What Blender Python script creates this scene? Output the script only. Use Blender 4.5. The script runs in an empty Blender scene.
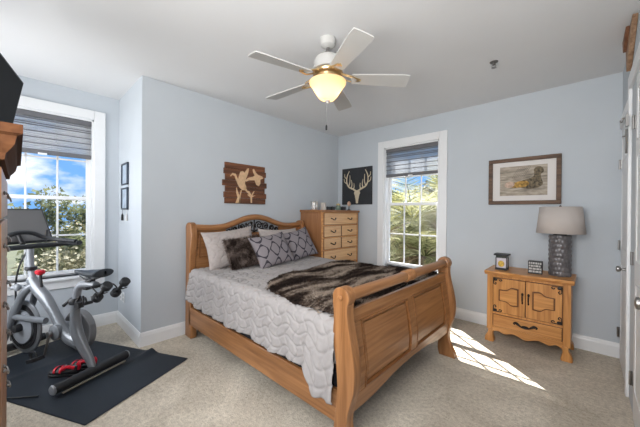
import bpy, math, random
from mathutils import Vector, Matrix, noise as mnoise
random.seed(7)
PI = math.pi
C = bpy.context.scene.collection

# ------------------------------------------------------------------ camera, sky, sun, exposure
HCAM = 1.36
YAW, PIT, ROL = 0.75362, -0.00327, 0.0082
r0 = Vector((math.cos(YAW), math.sin(YAW), 0))
F0 = Vector((-math.sin(YAW)*math.cos(PIT), math.cos(YAW)*math.cos(PIT), math.sin(PIT)))
u0 = r0.cross(F0)
r1 = r0*math.cos(ROL) + u0*math.sin(ROL)
u1 = -r0*math.sin(ROL) + u0*math.cos(ROL)
cam = bpy.data.cameras.new('camera'); camo = bpy.data.objects.new('camera', cam); C.objects.link(camo)
M = Matrix(((r1.x, u1.x, -F0.x, 0), (r1.y, u1.y, -F0.y, 0), (r1.z, u1.z, -F0.z, HCAM), (0, 0, 0, 1)))
camo.matrix_world = M
cam.sensor_width = 36; cam.lens = 36*283.7/640; cam.clip_start = 0.02; cam.clip_end = 300
bpy.context.scene.camera = camo
vs = bpy.context.scene.view_settings
vs.view_transform = 'Standard'; vs.look = 'None'; vs.gamma = 1; vs.use_curve_mapping = False
vs.exposure = 0.0

world = bpy.data.worlds.new('sky'); bpy.context.scene.world = world; world.use_nodes = True
nt = world.node_tree; nt.nodes.clear()
wo = nt.nodes.new('ShaderNodeOutputWorld'); bg = nt.nodes.new('ShaderNodeBackground')
tc = nt.nodes.new('ShaderNodeTexCoord'); mp = nt.nodes.new('ShaderNodeMapping')
mp.inputs['Scale'].default_value = (5, 5, 12); mp.inputs['Location'].default_value = (1.3, .4, 0.2)
nz = nt.nodes.new('ShaderNodeTexNoise'); nz.inputs['Scale'].default_value = 1.5; nz.inputs['Detail'].default_value = 6
rp = nt.nodes.new('ShaderNodeValToRGB')
rp.color_ramp.elements[0].position = .43; rp.color_ramp.elements[0].color = (.17, .40, .80, 1)
rp.color_ramp.elements[1].position = .62; rp.color_ramp.elements[1].color = (.92, .94, .98, 1)
nt.links.new(tc.outputs['Generated'], mp.inputs['Vector']); nt.links.new(mp.outputs[0], nz.inputs['Vector'])
nt.links.new(nz.outputs['Fac'], rp.inputs['Fac']); nt.links.new(rp.outputs['Color'], bg.inputs['Color'])
bg.inputs['Strength'].default_value = 1.3
nt.links.new(bg.outputs[0], wo.inputs['Surface'])

def light(name, kind, loc, direction, energy, color=(1, 1, 1), **kw):
    l = bpy.data.lights.new(name, kind); l.energy = energy; l.color = color
    for k, v in kw.items(): setattr(l, k, v)
    o = bpy.data.objects.new(name, l); C.objects.link(o); o.location = loc
    o.rotation_euler = Vector(direction).to_track_quat('-Z', 'Y').to_euler()
    return o
EL = math.radians(47.5)
light('sun', 'SUN', (-8, 12, 10), (.749*math.cos(EL), -.663*math.cos(EL), -math.sin(EL)), 20.0, (1, .96, .9), angle=.009)
# added fill lamp behind the viewer, brightens the whole room
light('fill_behind_viewer', 'AREA', (-0.46, -.50, 1.78), (-.45, 1, .32), 80, (1, .98, .955), shape='RECTANGLE', size=1.15, size_y=1.3)
# added fill lamp for the bay, shining in through an added window
light('bay_fill_light', 'AREA', (-3.45, -.80, 1.45), (.12, 1, -.05), 42, (.97, .98, 1), shape='RECTANGLE', size=.86, size_y=1.5)

# ------------------------------------------------------------------ material helpers
def new_mat(name):
    m = bpy.data.materials.new(name); m.use_nodes = True
    return m, m.node_tree, m.node_tree.nodes['Principled BSDF']
def N(t, kind, **kw):
    n = t.nodes.new(kind)
    for k, v in kw.items():
        if k in n.inputs: n.inputs[k].default_value = v
        else: setattr(n, k, v)
    return n
def mat(name, col, rough=.5, metal=0.0, var=0.0, scale=8, bump=0.0, bscale=60, stretch=(1, 1, 1), emit=None, spec=None, sheen=0):
    m, t, b = new_mat(name)
    b.inputs['Roughness'].default_value = rough; b.inputs['Metallic'].default_value = metal
    if spec is not None: b.inputs['Specular IOR Level'].default_value = spec
    if sheen: b.inputs['Sheen Weight'].default_value = sheen
    co = t.nodes.new('ShaderNodeTexCoord'); mpn = t.nodes.new('ShaderNodeMapping'); mpn.inputs['Scale'].default_value = stretch
    t.links.new(co.outputs['Object'], mpn.inputs['Vector'])
    n = t.nodes.new('ShaderNodeTexNoise'); n.inputs['Scale'].default_value = scale; n.inputs['Detail'].default_value = 5
    t.links.new(mpn.outputs[0], n.inputs['Vector'])
    r = t.nodes.new('ShaderNodeValToRGB'); c = Vector(col)
    r.color_ramp.elements[0].position = .3; r.color_ramp.elements[1].position = .7
    r.color_ramp.elements[0].color = (*[max(0, x*(1-var)) for x in c], 1)
    r.color_ramp.elements[1].color = (*[min(1, x*(1+var)) for x in c], 1)
    t.links.new(n.outputs['Fac'], r.inputs['Fac']); t.links.new(r.outputs['Color'], b.inputs['Base Color'])
    if bump:
        n2 = t.nodes.new('ShaderNodeTexNoise'); n2.inputs['Scale'].default_value = bscale; n2.inputs['Detail'].default_value = 4
        t.links.new(mpn.outputs[0], n2.inputs['Vector'])
        bp = t.nodes.new('ShaderNodeBump'); bp.inputs['Strength'].default_value = bump; bp.inputs['Distance'].default_value = .01
        t.links.new(n2.outputs['Fac'], bp.inputs['Height']); t.links.new(bp.outputs[0], b.inputs['Normal'])
    if emit:
        b.inputs['Emission Color'].default_value = (*emit[0], 1); b.inputs['Emission Strength'].default_value = emit[1]
    return m
def wood(name, axis, c1=(.20, .080, .025), c2=(.385, .180, .070), rough=.34, k=1.0):
    m, t, b = new_mat(name)
    sc = {'x': (1.2, 22, 22), 'y': (22, 1.2, 22), 'z': (22, 22, 1.2)}[axis]
    co = t.nodes.new('ShaderNodeTexCoord'); mpn = t.nodes.new('ShaderNodeMapping'); mpn.inputs['Scale'].default_value = [s*k for s in sc]
    t.links.new(co.outputs['Object'], mpn.inputs['Vector'])
    n = t.nodes.new('ShaderNodeTexNoise'); n.inputs['Scale'].default_value = 1.6; n.inputs['Detail'].default_value = 6; n.inputs['Distortion'].default_value = .6
    t.links.new(mpn.outputs[0], n.inputs['Vector'])
    r = t.nodes.new('ShaderNodeValToRGB'); r.color_ramp.elements[0].position = .28; r.color_ramp.elements[1].position = .68
    r.color_ramp.elements[0].color = (*c1, 1); r.color_ramp.elements[1].color = (*c2, 1)
    t.links.new(n.outputs['Fac'], r.inputs['Fac']); t.links.new(r.outputs['Color'], b.inputs['Base Color'])
    b.inputs['Roughness'].default_value = rough
    bp = t.nodes.new('ShaderNodeBump'); bp.inputs['Strength'].default_value = .12; bp.inputs['Distance'].default_value = .002
    t.links.new(n.outputs['Fac'], bp.inputs['Height']); t.links.new(bp.outputs[0], b.inputs['Normal'])
    return m

OAK = {a: wood('oak_'+a, a) for a in 'xyz'}
PINE = {a: wood('honey_pine_'+a, a, (.40, .16, .040), (.66, .32, .10)) for a in 'xyz'}
PINEL = wood('pale_drawer_front', 'y', (.52, .28, .12), (.70, .44, .22), .3)
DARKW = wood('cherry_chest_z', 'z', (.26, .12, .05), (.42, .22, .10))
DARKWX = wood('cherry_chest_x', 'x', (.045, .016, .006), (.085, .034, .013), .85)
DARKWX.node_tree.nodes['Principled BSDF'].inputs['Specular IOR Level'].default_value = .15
GAP_SHADE = mat('gap_shade_brown', (.09, .035, .012), .5)  # dark brown that paints the shade in gaps round drawers and doors
WALL = mat('pale_blue_paint', (.53, .57, .61), .85, var=.015, scale=3, bump=.04, bscale=180)
CEIL = mat('white_ceiling_paint', (.71, .715, .725), .9, var=.01, scale=2, bump=.05, bscale=140)
TRIM = mat('white_trim_paint', (.80, .81, .82), .35, var=.01)
DOORW = mat('white_door_paint', (.78, .79, .80), .4, var=.01)
STEEL = mat('brushed_nickel', (.30, .29, .28), .28, 1.0, var=.05)
IRON = mat('dark_iron', (.035, .03, .028), .45, .7, var=.2, scale=30)
BLACK = mat('matte_black', (.012, .012, .014), .5, var=.1)
TVM = mat('dark_screen', (.010, .010, .011), .6, var=.05, spec=.08)

# carpet
m, t, b = new_mat('beige_carpet'); CARPET = m
co = t.nodes.new('ShaderNodeTexCoord')
na = N(t, 'ShaderNodeTexNoise', Scale=2.2, Detail=5.0, Distortion=.8); nb = N(t, 'ShaderNodeTexNoise', Scale=120.0, Detail=3.0); ncn = N(t, 'ShaderNodeTexNoise', Scale=38.0, Detail=4.0)
for n in (na, nb, ncn): t.links.new(co.outputs['Object'], n.inputs['Vector'])
ra = t.nodes.new('ShaderNodeValToRGB'); ra.color_ramp.elements[0].position = .33; ra.color_ramp.elements[1].position = .66
ra.color_ramp.elements[0].color = (.56, .50, .41, 1); ra.color_ramp.elements[1].color = (.76, .69, .58, 1)
rb = t.nodes.new('ShaderNodeValToRGB'); rb.color_ramp.elements[0].position = .36; rb.color_ramp.elements[1].position = .62
rb.color_ramp.elements[0].color = (.58, .57, .56, 1); rb.color_ramp.elements[1].color = (1, 1, 1, 1)
mx = t.nodes.new('ShaderNodeMixRGB'); mx.blend_type = 'MULTIPLY'; mx.inputs[0].default_value = .85
ad = N(t, 'ShaderNodeMath', operation='ADD')
hf = N(t, 'ShaderNodeMath', operation='MULTIPLY'); hf.inputs[1].default_value = .5
t.links.new(nb.outputs['Fac'], ad.inputs[0]); t.links.new(ncn.outputs['Fac'], ad.inputs[1]); t.links.new(ad.outputs[0], hf.inputs[0])
t.links.new(na.outputs['Fac'], ra.inputs['Fac']); t.links.new(hf.outputs[0], rb.inputs['Fac'])
t.links.new(ra.outputs['Color'], mx.inputs[1]); t.links.new(rb.outputs['Color'], mx.inputs[2]); t.links.new(mx.outputs[0], b.inputs['Base Color'])
bp = N(t, 'ShaderNodeBump', Strength=.9, Distance=.012); t.links.new(hf.outputs[0], bp.inputs['Height']); t.links.new(bp.outputs[0], b.inputs['Normal'])
b.inputs['Roughness'].default_value = 1; b.inputs['Specular IOR Level'].default_value = .1

def glass_mat(name, tint=(1, 1, 1), gloss=.06):
    m = bpy.data.materials.new(name); m.use_nodes = True; t = m.node_tree; t.nodes.clear()
    o = t.nodes.new('ShaderNodeOutputMaterial'); tr = N(t, 'ShaderNodeBsdfTransparent'); tr.inputs[0].default_value = (*tint, 1)
    gl = t.nodes.new('ShaderNodeBsdfGlossy'); gl.inputs['Roughness'].default_value = .03
    mx = t.nodes.new('ShaderNodeMixShader'); mx.inputs[0].default_value = gloss
    t.links.new(tr.outputs[0], mx.inputs[1]); t.links.new(gl.outputs[0], mx.inputs[2]); t.links.new(mx.outputs[0], o.inputs[0])
    return m
GLASS = glass_mat('window_glass', gloss=.006)
def sheer(name, col, alpha):
    m = bpy.data.materials.new(name); m.use_nodes = True; t = m.node_tree; t.nodes.clear()
    o = t.nodes.new('ShaderNodeOutputMaterial'); tr = t.nodes.new('ShaderNodeBsdfTransparent')
    di = t.nodes.new('ShaderNodeBsdfDiffuse'); di.inputs[0].default_value = (*col, 1)
    tl = t.nodes.new('ShaderNodeBsdfTranslucent'); tl.inputs[0].default_value = (*col, 1)
    m1 = t.nodes.new('ShaderNodeMixShader'); m1.inputs[0].default_value = .5
    m2 = t.nodes.new('ShaderNodeMixShader'); m2.inputs[0].default_value = alpha
    t.links.new(di.outputs[0], m1.inputs[1]); t.links.new(tl.outputs[0], m1.inputs[2])
    t.links.new(tr.outputs[0], m2.inputs[1]); t.links.new(m1.outputs[0], m2.inputs[2]); t.links.new(m2.outputs[0], o.inputs[0])
    return m
SHADE1 = sheer('grey_cellular_fabric', (.68, .68, .69), .62)
SHADE2 = sheer('blue_grey_cellular_fabric', (.44, .47, .51), .62)
SHADED = mat('shade_rail_grey', (.13, .13, .14), .6, var=.05)

# ------------------------------------------------------------------ mesh helpers
ORG = {}
def cat(pts, n=8, closed=False):
    """Catmull-Rom through points of any dimension"""
    out = []; L = len(pts)
    rng = range(L) if closed else range(L-1)
    for i in rng:
        p = [pts[(i+k) % L] if closed else pts[min(max(i+k, 0), L-1)] for k in (-1, 0, 1, 2)]
        for j in range(n):
            s = j/n
            out.append(tuple(.5*((2*b) + (c-a)*s + (2*a-5*b+4*c-d)*s*s + (3*b-a-3*c+d)*s**3) for a, b, c, d in zip(*p)))
    if not closed: out.append(tuple(pts[-1]))
    return out
class B:
    def __init__(s): s.v = []; s.f = []
    def add(s, vs_, fs):
        k = len(s.v); s.v += [tuple(x) for x in vs_]; s.f += [tuple(i+k for i in f) for f in fs]; return s
    def box(s, x0, x1, y0, y1, z0, z1, rot=None, piv=None):
        vv = [Vector((x, y, z)) for x in (x0, x1) for y in (y0, y1) for z in (z0, z1)]
        if rot is not None:
            pv = Vector(piv) if piv else Vector(((x0+x1)/2, (y0+y1)/2, (z0+z1)/2))
            vv = [pv + rot @ (q-pv) for q in vv]
        return s.add(vv, [(0, 1, 3, 2), (4, 6, 7, 5), (0, 4, 5, 1), (2, 3, 7, 6), (0, 2, 6, 4), (1, 5, 7, 3)])
    def prism(s, pts, axis, a, b):
        f = {'x': lambda p, c: (c, p[0], p[1]), 'y': lambda p, c: (p[0], c, p[1]), 'z': lambda p, c: (p[0], p[1], c)}[axis]
        n = len(pts)
        area = sum(pts[i][0]*pts[(i+1) % n][1]-pts[(i+1) % n][0]*pts[i][1] for i in range(n))
        if (area < 0) != (axis == 'y'): pts = list(reversed(pts))
        if a > b: a, b = b, a
        vv = [f(p, a) for p in pts] + [f(p, b) for p in pts]
        return s.add(vv, [tuple(reversed(range(n))), tuple(range(n, 2*n))] + [(i, (i+1) % n, n+(i+1) % n, n+i) for i in range(n)])
    def tube(s, pts, r, n=12, sy=1.0):
        P = [Vector(p) for p in pts]; R = r if isinstance(r, (list, tuple)) else [r]*len(P)
        vv = []; up = None
        for i, p in enumerate(P):
            d = (P[min(i+1, len(P)-1)]-P[max(i-1, 0)]).normalized()
            if up is None:
                up = Vector((0, 0, 1)) if abs(d.z) < .9 else Vector((1, 0, 0))
            a = d.cross(up)
            if a.length < 1e-5: a = d.orthogonal()
            a.normalize(); b_ = a.cross(d).normalized(); up = b_
            for k in range(n):
                th = 2*PI*k/n; vv.append(p + (a*math.cos(th)*sy + b_*math.sin(th))*R[i])
        ff = [(i*n+k, i*n+(k+1) % n, (i+1)*n+(k+1) % n, (i+1)*n+k) for i in range(len(P)-1) for k in range(n)]
        ff += [tuple(reversed(range(n))), tuple(range((len(P)-1)*n, len(P)*n))]
        return s.add(vv, ff)
    def lathe(s, prof, c, n=32, axis='z', rot=None):
        vv = []
        for (r, z) in prof:
            for k in range(n):
                th = 2*PI*k/n; q = Vector((r*math.cos(th), r*math.sin(th), z))
                if axis == 'x': q = Vector((q.z, q.x, q.y))
                if axis == 'y': q = Vector((q.y, q.z, q.x))
                if rot is not None: q = rot @ q
                vv.append(q + Vector(c))
        m_ = len(prof)
        ff = [(i*n+k, i*n+(k+1) % n, (i+1)*n+(k+1) % n, (i+1)*n+k) for i in range(m_-1) for k in range(n)]
        if prof[0][0] > 1e-4: ff.append(tuple(reversed(range(n))))
        if prof[-1][0] > 1e-4: ff.append(tuple(range((m_-1)*n, m_*n)))
        return s.add(vv, ff)
    def ball(s, c, r, n=16, rot=None):
        r = r if isinstance(r, (tuple, list)) else (r, r, r); vv = []; m_ = n//2
        for i in range(m_+1):
            ph = PI*i/m_
            for k in range(n):
                th = 2*PI*k/n
                q = Vector((r[0]*math.sin(ph)*math.cos(th), r[1]*math.sin(ph)*math.sin(th), -r[2]*math.cos(ph)))
                if rot is not None: q = rot @ q
                vv.append(q + Vector(c))
        return s.add(vv, [(i*n+k, i*n+(k+1) % n, (i+1)*n+(k+1) % n, (i+1)*n+k) for i in range(m_) for k in range(n)])
    def grid(s, nu, nv, fn, close=False):
        vv = [fn(i/nu, j/nv) for i in range(nu+1) for j in range(nv+1)]
        return s.add(vv, [(i*(nv+1)+j, (i+1)*(nv+1)+j, (i+1)*(nv+1)+j+1, i*(nv+1)+j+1) for i in range(nu) for j in range(nv)])
    def build(s, name, material, parent=None, bevel=0, smooth=True, ang=40, seg=2, solid=0, sub=0):
        me = bpy.data.meshes.new(name); org = ORG.get(parent, Vector((0, 0, 0)))
        me.from_pydata([tuple(Vector(q)-org) for q in s.v], [], s.f); me.materials.append(material)
        me.validate(clean_customdata=False)
        if smooth:
            me.shade_smooth(); me.set_sharp_from_angle(angle=math.radians(ang))
        o = bpy.data.objects.new(name, me); C.objects.link(o)
        if parent is not None: o.parent = parent
        ORG[o] = org
        if solid:
            q = o.modifiers.new('thick', 'SOLIDIFY'); q.thickness = solid; q.offset = 0
        if bevel:
            q = o.modifiers.new('bevel', 'BEVEL'); q.width = bevel; q.segments = seg; q.limit_method = 'ANGLE'; q.angle_limit = math.radians(50)
        if sub:
            q = o.modifiers.new('sub', 'SUBSURF'); q.levels = sub; q.render_levels = sub
        return o
def thing(name, label, category, loc=(0, 0, 0), group=None):
    o = bpy.data.objects.new(name, None); C.objects.link(o); o.location = loc; o.empty_display_size = .05
    ORG[o] = Vector(loc); o['label'] = label; o['category'] = category
    if group: o['group'] = group
    return o
def tag(o, label, category, group=None, kind=None):
    o['label'] = label; o['category'] = category
    if group: o['group'] = group
    if kind: o['kind'] = kind
    return o
def recenter(o, loc):
    """move a single-mesh thing's origin to its base"""
    loc = Vector(loc); o.data.transform(Matrix.Translation(-(loc - o.location))); o.location = loc
    return o
def struct(o): o['kind'] = 'structure'; return o
def part_label(o, s): o['label'] = s; return o
def copy_tree(o, parent=None):
    c = o.copy(); C.objects.link(c); c.parent = parent
    for ch in [x for x in bpy.data.objects if x.parent == o]: copy_tree(ch, c)
    return c
def Rz(a): return Matrix.Rotation(a, 3, 'Z')
def Rx(a): return Matrix.Rotation(a, 3, 'X')
def Ry(a): return Matrix.Rotation(a, 3, 'Y')

# ------------------------------------------------------------------ room shell
XW, XB, YJ, YW, XR, ZC, YBK = -3.243, -4.177, .846, 3.921, .244, 2.717, -.62
T_ = .16
def wall_with_hole(axis, c, t, a0, a1, h):
    """c..c+t thick, running a0..a1, hole h=(b0,b1,z0,z1)"""
    b = B()
    def bx(p0, p1, z0, z1):
        if axis == 'x': b.box(c, c+t, p0, p1, z0, z1) if t > 0 else b.box(c+t, c, p0, p1, z0, z1)
        else: b.box(p0, p1, c, c+t, z0, z1)
    if h is None: bx(a0, a1, 0, ZC); return b
    bx(a0, h[0], 0, ZC); bx(h[1], a1, 0, ZC); bx(h[0], h[1], 0, h[2]); bx(h[0], h[1], h[3], ZC)
    return b
W1 = (-.25, .605, .63, 2.41)
W2 = (-2.308, -1.46, .545, 2.37)
W3_FILL = (-3.90, -3.0, .63, 2.37)  # added opening, out of view, for the bay fill lamp
struct(B().box(XB-T_, XR+.16, -2.4, YW+T_, -.12, 0).build('floor', CARPET, smooth=False))
struct(B().box(XB-T_, XR+.16, -2.4, YW+T_, ZC, ZC+.12).build('ceiling', CEIL, smooth=False))
struct(B().box(XW-1.1, XW, YJ, YW+T_, 0, ZC).build('wall_left', WALL, smooth=False))
struct(wall_with_hole('x', XB, -T_, YBK-.14, YJ+.1, W1).build('wall_bay', WALL, smooth=False))
struct(wall_with_hole('y', YW, T_, XW, XR+.16, W2).build('wall_far', WALL, smooth=False))
struct(B().box(XR, XR+.16, -.2, YW, 0, ZC).build('wall_right', WALL, smooth=False))
struct(wall_with_hole('y', YBK, -.14, XB-T_, -1.1, W3_FILL).build('wall_back', WALL, smooth=False))

struct(B().box(-5.6, XW-1.1, .95, 4.6, -3.2, 4.4).build('sun_block_wall', mat('sun_block_grey', (.6, .6, .58), .8), smooth=False))  # added unseen block that keeps the sun out of the bay window
def baseboard(name, p0, p1, nrm):
    p0 = Vector((*p0, 0)); p1 = Vector((*p1, 0)); n = Vector((*nrm, 0))
    prof = [(0, 0), (.016, 0), (.016, .105), (.012, .118), (.012, .126), (.006, .138), (0, .14)]
    b = B(); k = len(prof)
    vv = [p + n*q[0] + Vector((0, 0, q[1])) for p in (p0, p1) for q in prof]
    b.add(vv, [tuple(range(k)), tuple(reversed(range(k, 2*k)))] + [(i, k+i, k+(i+1) % k, (i+1) % k) for i in range(k)])
    return struct(b.build(name, TRIM, smooth=False))
baseboard('baseboard_left', (XW, YJ+.0005), (XW, YW), (1, 0))
baseboard('baseboard_jog', (XB, YJ), (XW+.016, YJ), (0, -1))
baseboard('baseboard_bay', (XB, YBK), (XB, YJ), (1, 0))
baseboard('baseboard_far', (XW, YW), (XR, YW), (0, -1))

def window(idx, tf, w0, w1, z0, z1):
    """tf(a, d, z): a along the wall, d outward depth (negative = into the room)"""
    root = bpy.data.objects.new('window_%d' % idx, None); C.objects.link(root); root['kind'] = 'structure'
    root.location = tf((w0+w1)/2, 0, z0); ORG[root] = Vector(root.location)
    def bx(b, a0, a1, d0, d1, q0, q1):
        p, q = Vector(tf(a0, d0, q0)), Vector(tf(a1, d1, q1))
        b.box(min(p.x, q.x), max(p.x, q.x), min(p.y, q.y), max(p.y, q.y), min(p.z, q.z), max(p.z, q.z))
    cz = .105
    b = B()
    bx(b, w0-cz, w0, -.022, 0, z0, z1+cz); bx(b, w1, w1+cz, -.022, 0, z0, z1+cz); bx(b, w0, w1, -.022, 0, z1, z1+cz)
    b.build('casing', TRIM, root, bevel=.005)
    b = B(); bx(b, w0-cz-.02, w1+cz+.02, -.055, .10, z0-.03, z0); b.build('sill', TRIM, root, bevel=.006)
    b = B(); bx(b, w0-cz, w1+cz, -.018, 0, z0-.12, z0-.03); b.build('apron', TRIM, root, bevel=.004)
    b = B(); bx(b, w0, w0+.02, 0, .14, z0, z1); bx(b, w1-.02, w1, 0, .14, z0, z1); bx(b, w0, w1, 0, .14, z1-.02, z1); bx(b, w0, w1, .10, .16, z0-.02, z0+.02)
    b.build('jamb', TRIM, root)
    zm = 1.50
    a0, a1 = w0+.02, w1-.02
    for nm, q0, q1, d in (('upper_sash', zm-.02, z1-.02, .105), ('lower_sash', z0+.02, zm+.02, .065)):
        b = B(); s = .038
        bx(b, a0, a0+s, d, d+.035, q0, q1); bx(b, a1-s, a1, d, d+.035, q0, q1)
        bx(b, a0+s, a1-s, d, d+.035, q0, q0+s); bx(b, a0+s, a1-s, d, d+.035, q1-s, q1)
        g = (a1-a0-2*s)/3
        for k in (1, 2): bx(b, a0+s+g*k-.009, a0+s+g*k+.009, d+.008, d+.027, q0+s, q1-s)
        qm = (q0+q1)/2; bx(b, a0+s, a1-s, d+.008, d+.027, qm-.009, qm+.009)
        fr = b.build(nm, TRIM, root, bevel=.002, seg=1)
        b = B(); bx(b, a0+s*.6, a1-s*.6, d+.016, d+.019, q0+s*.6, q1-s*.6); b.build('glass', GLASS, fr, smooth=False)
    return root
tf1 = lambda a, d, z: (XB-d, a, z)
tf2 = lambda a, d, z: (a, YW+d, z)
tf3 = lambda a, d, z: (a, YBK-d, z)
window(1, tf1, *W1); window(2, tf2, *W2); window(3, tf3, *W3_FILL)  # the third window is added, unseen, to frame the bay fill lamp

def cell_shade(label, tf, w0, w1, ztop, zbot, fab):
    c = tf((w0+w1)/2, .03, zbot)
    root = thing('cellular_shade', label, 'window shade', c)
    def bx(b, a0, a1, d0, d1, q0, q1):
        p, q = Vector(tf(a0, d0, q0)), Vector(tf(a1, d1, q1))
        b.box(min(p.x, q.x), max(p.x, q.x), min(p.y, q.y), max(p.y, q.y), min(p.z, q.z), max(p.z, q.z))
    b = B(); bx(b, w0+.022, w1-.022, .012, .06, ztop-.055, ztop); b.build('head_rail', SHADED, root, bevel=.004)
    b = B(); bx(b, w0+.022, w1-.022, .018, .05, zbot, zbot+.045); br = b.build('bottom_rail', SHADED, root, bevel=.004)
    b = B(); bx(b, (w0+w1)/2-.035, (w0+w1)/2+.035, .008, .018, zbot-.008, zbot+.012); b.build('pull_tab', TRIM, br, bevel=.002)
    zt, zb = ztop-.055, zbot+.045
    n = 16; b = B()
    # pleats: deep ones dark by their own folds
    for side in (0, 1):
        pr = []
        for i in range(2*n+1):
            z = zt + (zb-zt)*i/(2*n)
            pr.append((.034 + (.013 if i % 2 else .001)*(1 if side else -1), z))
        vv = []
        for a in (w0+.024, w1-.024):
            for d, z in pr: vv.append(tf(a, d, z))
        k = len(pr); b.add(vv, [(i, k+i, k+i+1, i+1) for i in range(k-1)])
    b.build('pleated_fabric', fab, root, smooth=False)
    # darker seams where the cells meet
    b = B()
    for i in (1, 3, 4, 7, 10, 13):
        z = zt + (zb-zt)*i/n; bx(b, w0+.024, w1-.024, .019, .0215, z-.004, z+.006)
    b.build('seam_bands', SHADED, root, smooth=False)
    return root
cell_shade('half-lowered grey pleated shade above the exercise bike window', tf1, W1[0], W1[1], 2.39, 1.955, SHADE1)
cell_shade('half-lowered blue-grey pleated shade in the window beside the antler canvas', tf2, W2[0], W2[1], 2.35, 1.915, SHADE2)

# ---- doors along the right wall
def door_panel(b, x, y0, y1, z0, z1):
    w = .010
    b.box(x-.003, x, y0, y1, z0, z0+w); b.box(x-.003, x, y0, y1, z1-w, z1); b.box(x-.003, x, y0, y0+w, z0, z1); b.box(x-.003, x, y1-w, y1, z0, z1)
def trim_piece(name, b): return struct(b.build(name, TRIM, bevel=.004))
trim_piece('trim_1', B().box(XR-.02, XR, 3.12, 3.185, 0, 2.40).box(XR-.02, XR, 2.86, 3.12, 2.30, 2.40).box(XR-.02, XR, 1.2, 2.86, 2.30, 2.40))
trim_piece('trim_2', B().box(XR-.02, XR, 3.185, 3.90, 2.17, 2.25))
def hinge(b, x, y, z):
    b.tube([(x-.012, y, z-.045), (x-.012, y, z+.045)], .0075, 10); b.box(x-.006, x-.001, y-.02, y+.02, z-.043, z+.043)
def door_knob(root, x, y, z, nm='door_knob', s=.85):
    b = B().lathe([(.0, 0), (.031*s, 0), (.031*s, -.006), (.012*s, -.012), (.011*s, -.032), (.02*s, -.038), (.028*s, -.048), (.026*s, -.058), (.012*s, -.063), (0, -.064)], (x, y, z), 24, 'x')
    return b.build(nm, STEEL, root)
def door(idx, x, y0, y1, ztop, hinge_y, knob_y, hz, rot=0, ks=.85):
    root = bpy.data.objects.new('door_%d' % idx, None); C.objects.link(root); root['kind'] = 'structure'
    root.location = (x, hinge_y, 0); ORG[root] = Vector(root.location)
    B().box(x-.012, x+.02, y0, y1, .012, ztop).build('door_slab', DOORW, root, bevel=.003)
    b = B(); mid = (y0+y1)/2
    for a0, a1 in ((y0+.10, y1-.10),):
        door_panel(b, x-.012, a0, a1, .22, .92); door_panel(b, x-.012, a0, a1, 1.06, 1.75); door_panel(b, x-.012, a0, a1, 1.84, ztop-.1)
    b.build('panel_moulding', DOORW, root, smooth=False)
    for z in hz:
        b = B(); hinge(b, x-.012, hinge_y, z); b.build('hinge', STEEL, root)
    door_knob(root, x-.012, knob_y, .937, s=ks)
    root.rotation_euler.z = rot
    return root
door(1, XR+.004, 3.20, 3.83, 2.16, 3.84, 3.20+.03, (.27, 1.08, 1.83))
door(2, XR+.004, 1.95, 2.80, 2.28, 2.81, 2.04, (.27, 1.07, 1.98), ks=1.1)
b = B().tube(cat([(XR-.03, 3.10, 2.05), (XR-.035, 3.10, 2.08), (XR-.048, 3.11, 2.085), (XR-.055, 3.12, 2.06), (XR-.06, 3.13, 2.075)], 6), .006, 8)
b.tube([(XR-.03, 3.10, 2.0), (XR-.03, 3.10, 1.82)], .007, 8).tube([(XR-.03, 3.10, 1.95), (XR-.05, 3.11, 1.95)], .006, 8).box(XR-.036, XR-.021, 3.07, 3.13, 2.02, 2.10)
tag(recenter(b.build('wall_hook', STEEL), (XR-.02, 3.10, 1.82)), 'small brushed metal hook fixed high on the white door casing', 'hook')

# rustic wooden arrow above the doors
root = thing('wooden_wall_arrow', 'rustic wooden pointed ornament hanging high above the white doors', 'wall decoration', (XR-.03, 3.1, 2.45))
RUST = wood('weathered_wood', 'z', (.16, .08, .04), (.42, .27, .17), .7)
B().prism([(3.27, 2.70), (3.215, 2.56), (3.185, 2.455), (3.15, 2.47), (2.80, 2.70)], 'x', XR-.03, XR-.002).build('back_board', RUST, root, bevel=.003)
B().prism([(3.22, 2.70), (3.17, 2.60), (3.12, 2.605), (2.95, 2.70)], 'x', XR-.05, XR-.03).build('front_board', wood('red_brown_board', 'z', (.12, .045, .02), (.28, .13, .07), .6), root, bevel=.003)

# outlets
def outlet(label, c, n='y'):
    x, y, z = c; root = thing('wall_outlet', label, 'outlet', c)
    if n == 'y':
        B().box(x-.036, x+.036, y-.007, y-.0005, z-.058, z+.058).build('cover_plate', TRIM, root, bevel=.003)
        b = B()
        for dz in (-.022, .022): b.box(x-.015, x+.015, y-.010, y-.006, z+dz-.014, z+dz+.014)
        b.build('socket', mat('socket_grey', (.45, .45, .46), .5), root, bevel=.002)
outlet('left white wall outlet on the narrow wall behind the dumbbells', (-4.02, YJ, .36))
outlet('right white wall outlet on the narrow wall behind the dumbbells', (-3.90, YJ, .36))

# ------------------------------------------------------------------ bed
bed = thing('sleigh_bed', 'honey oak sleigh bed with arched headboard and panelled footboard', 'bed', (-2.05, 2.07, 0))
def closed_profile(left, right, scroll=None):
    L = cat(left, 6); Rr = cat(right, 6)
    return L + list(reversed(Rr))
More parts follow.
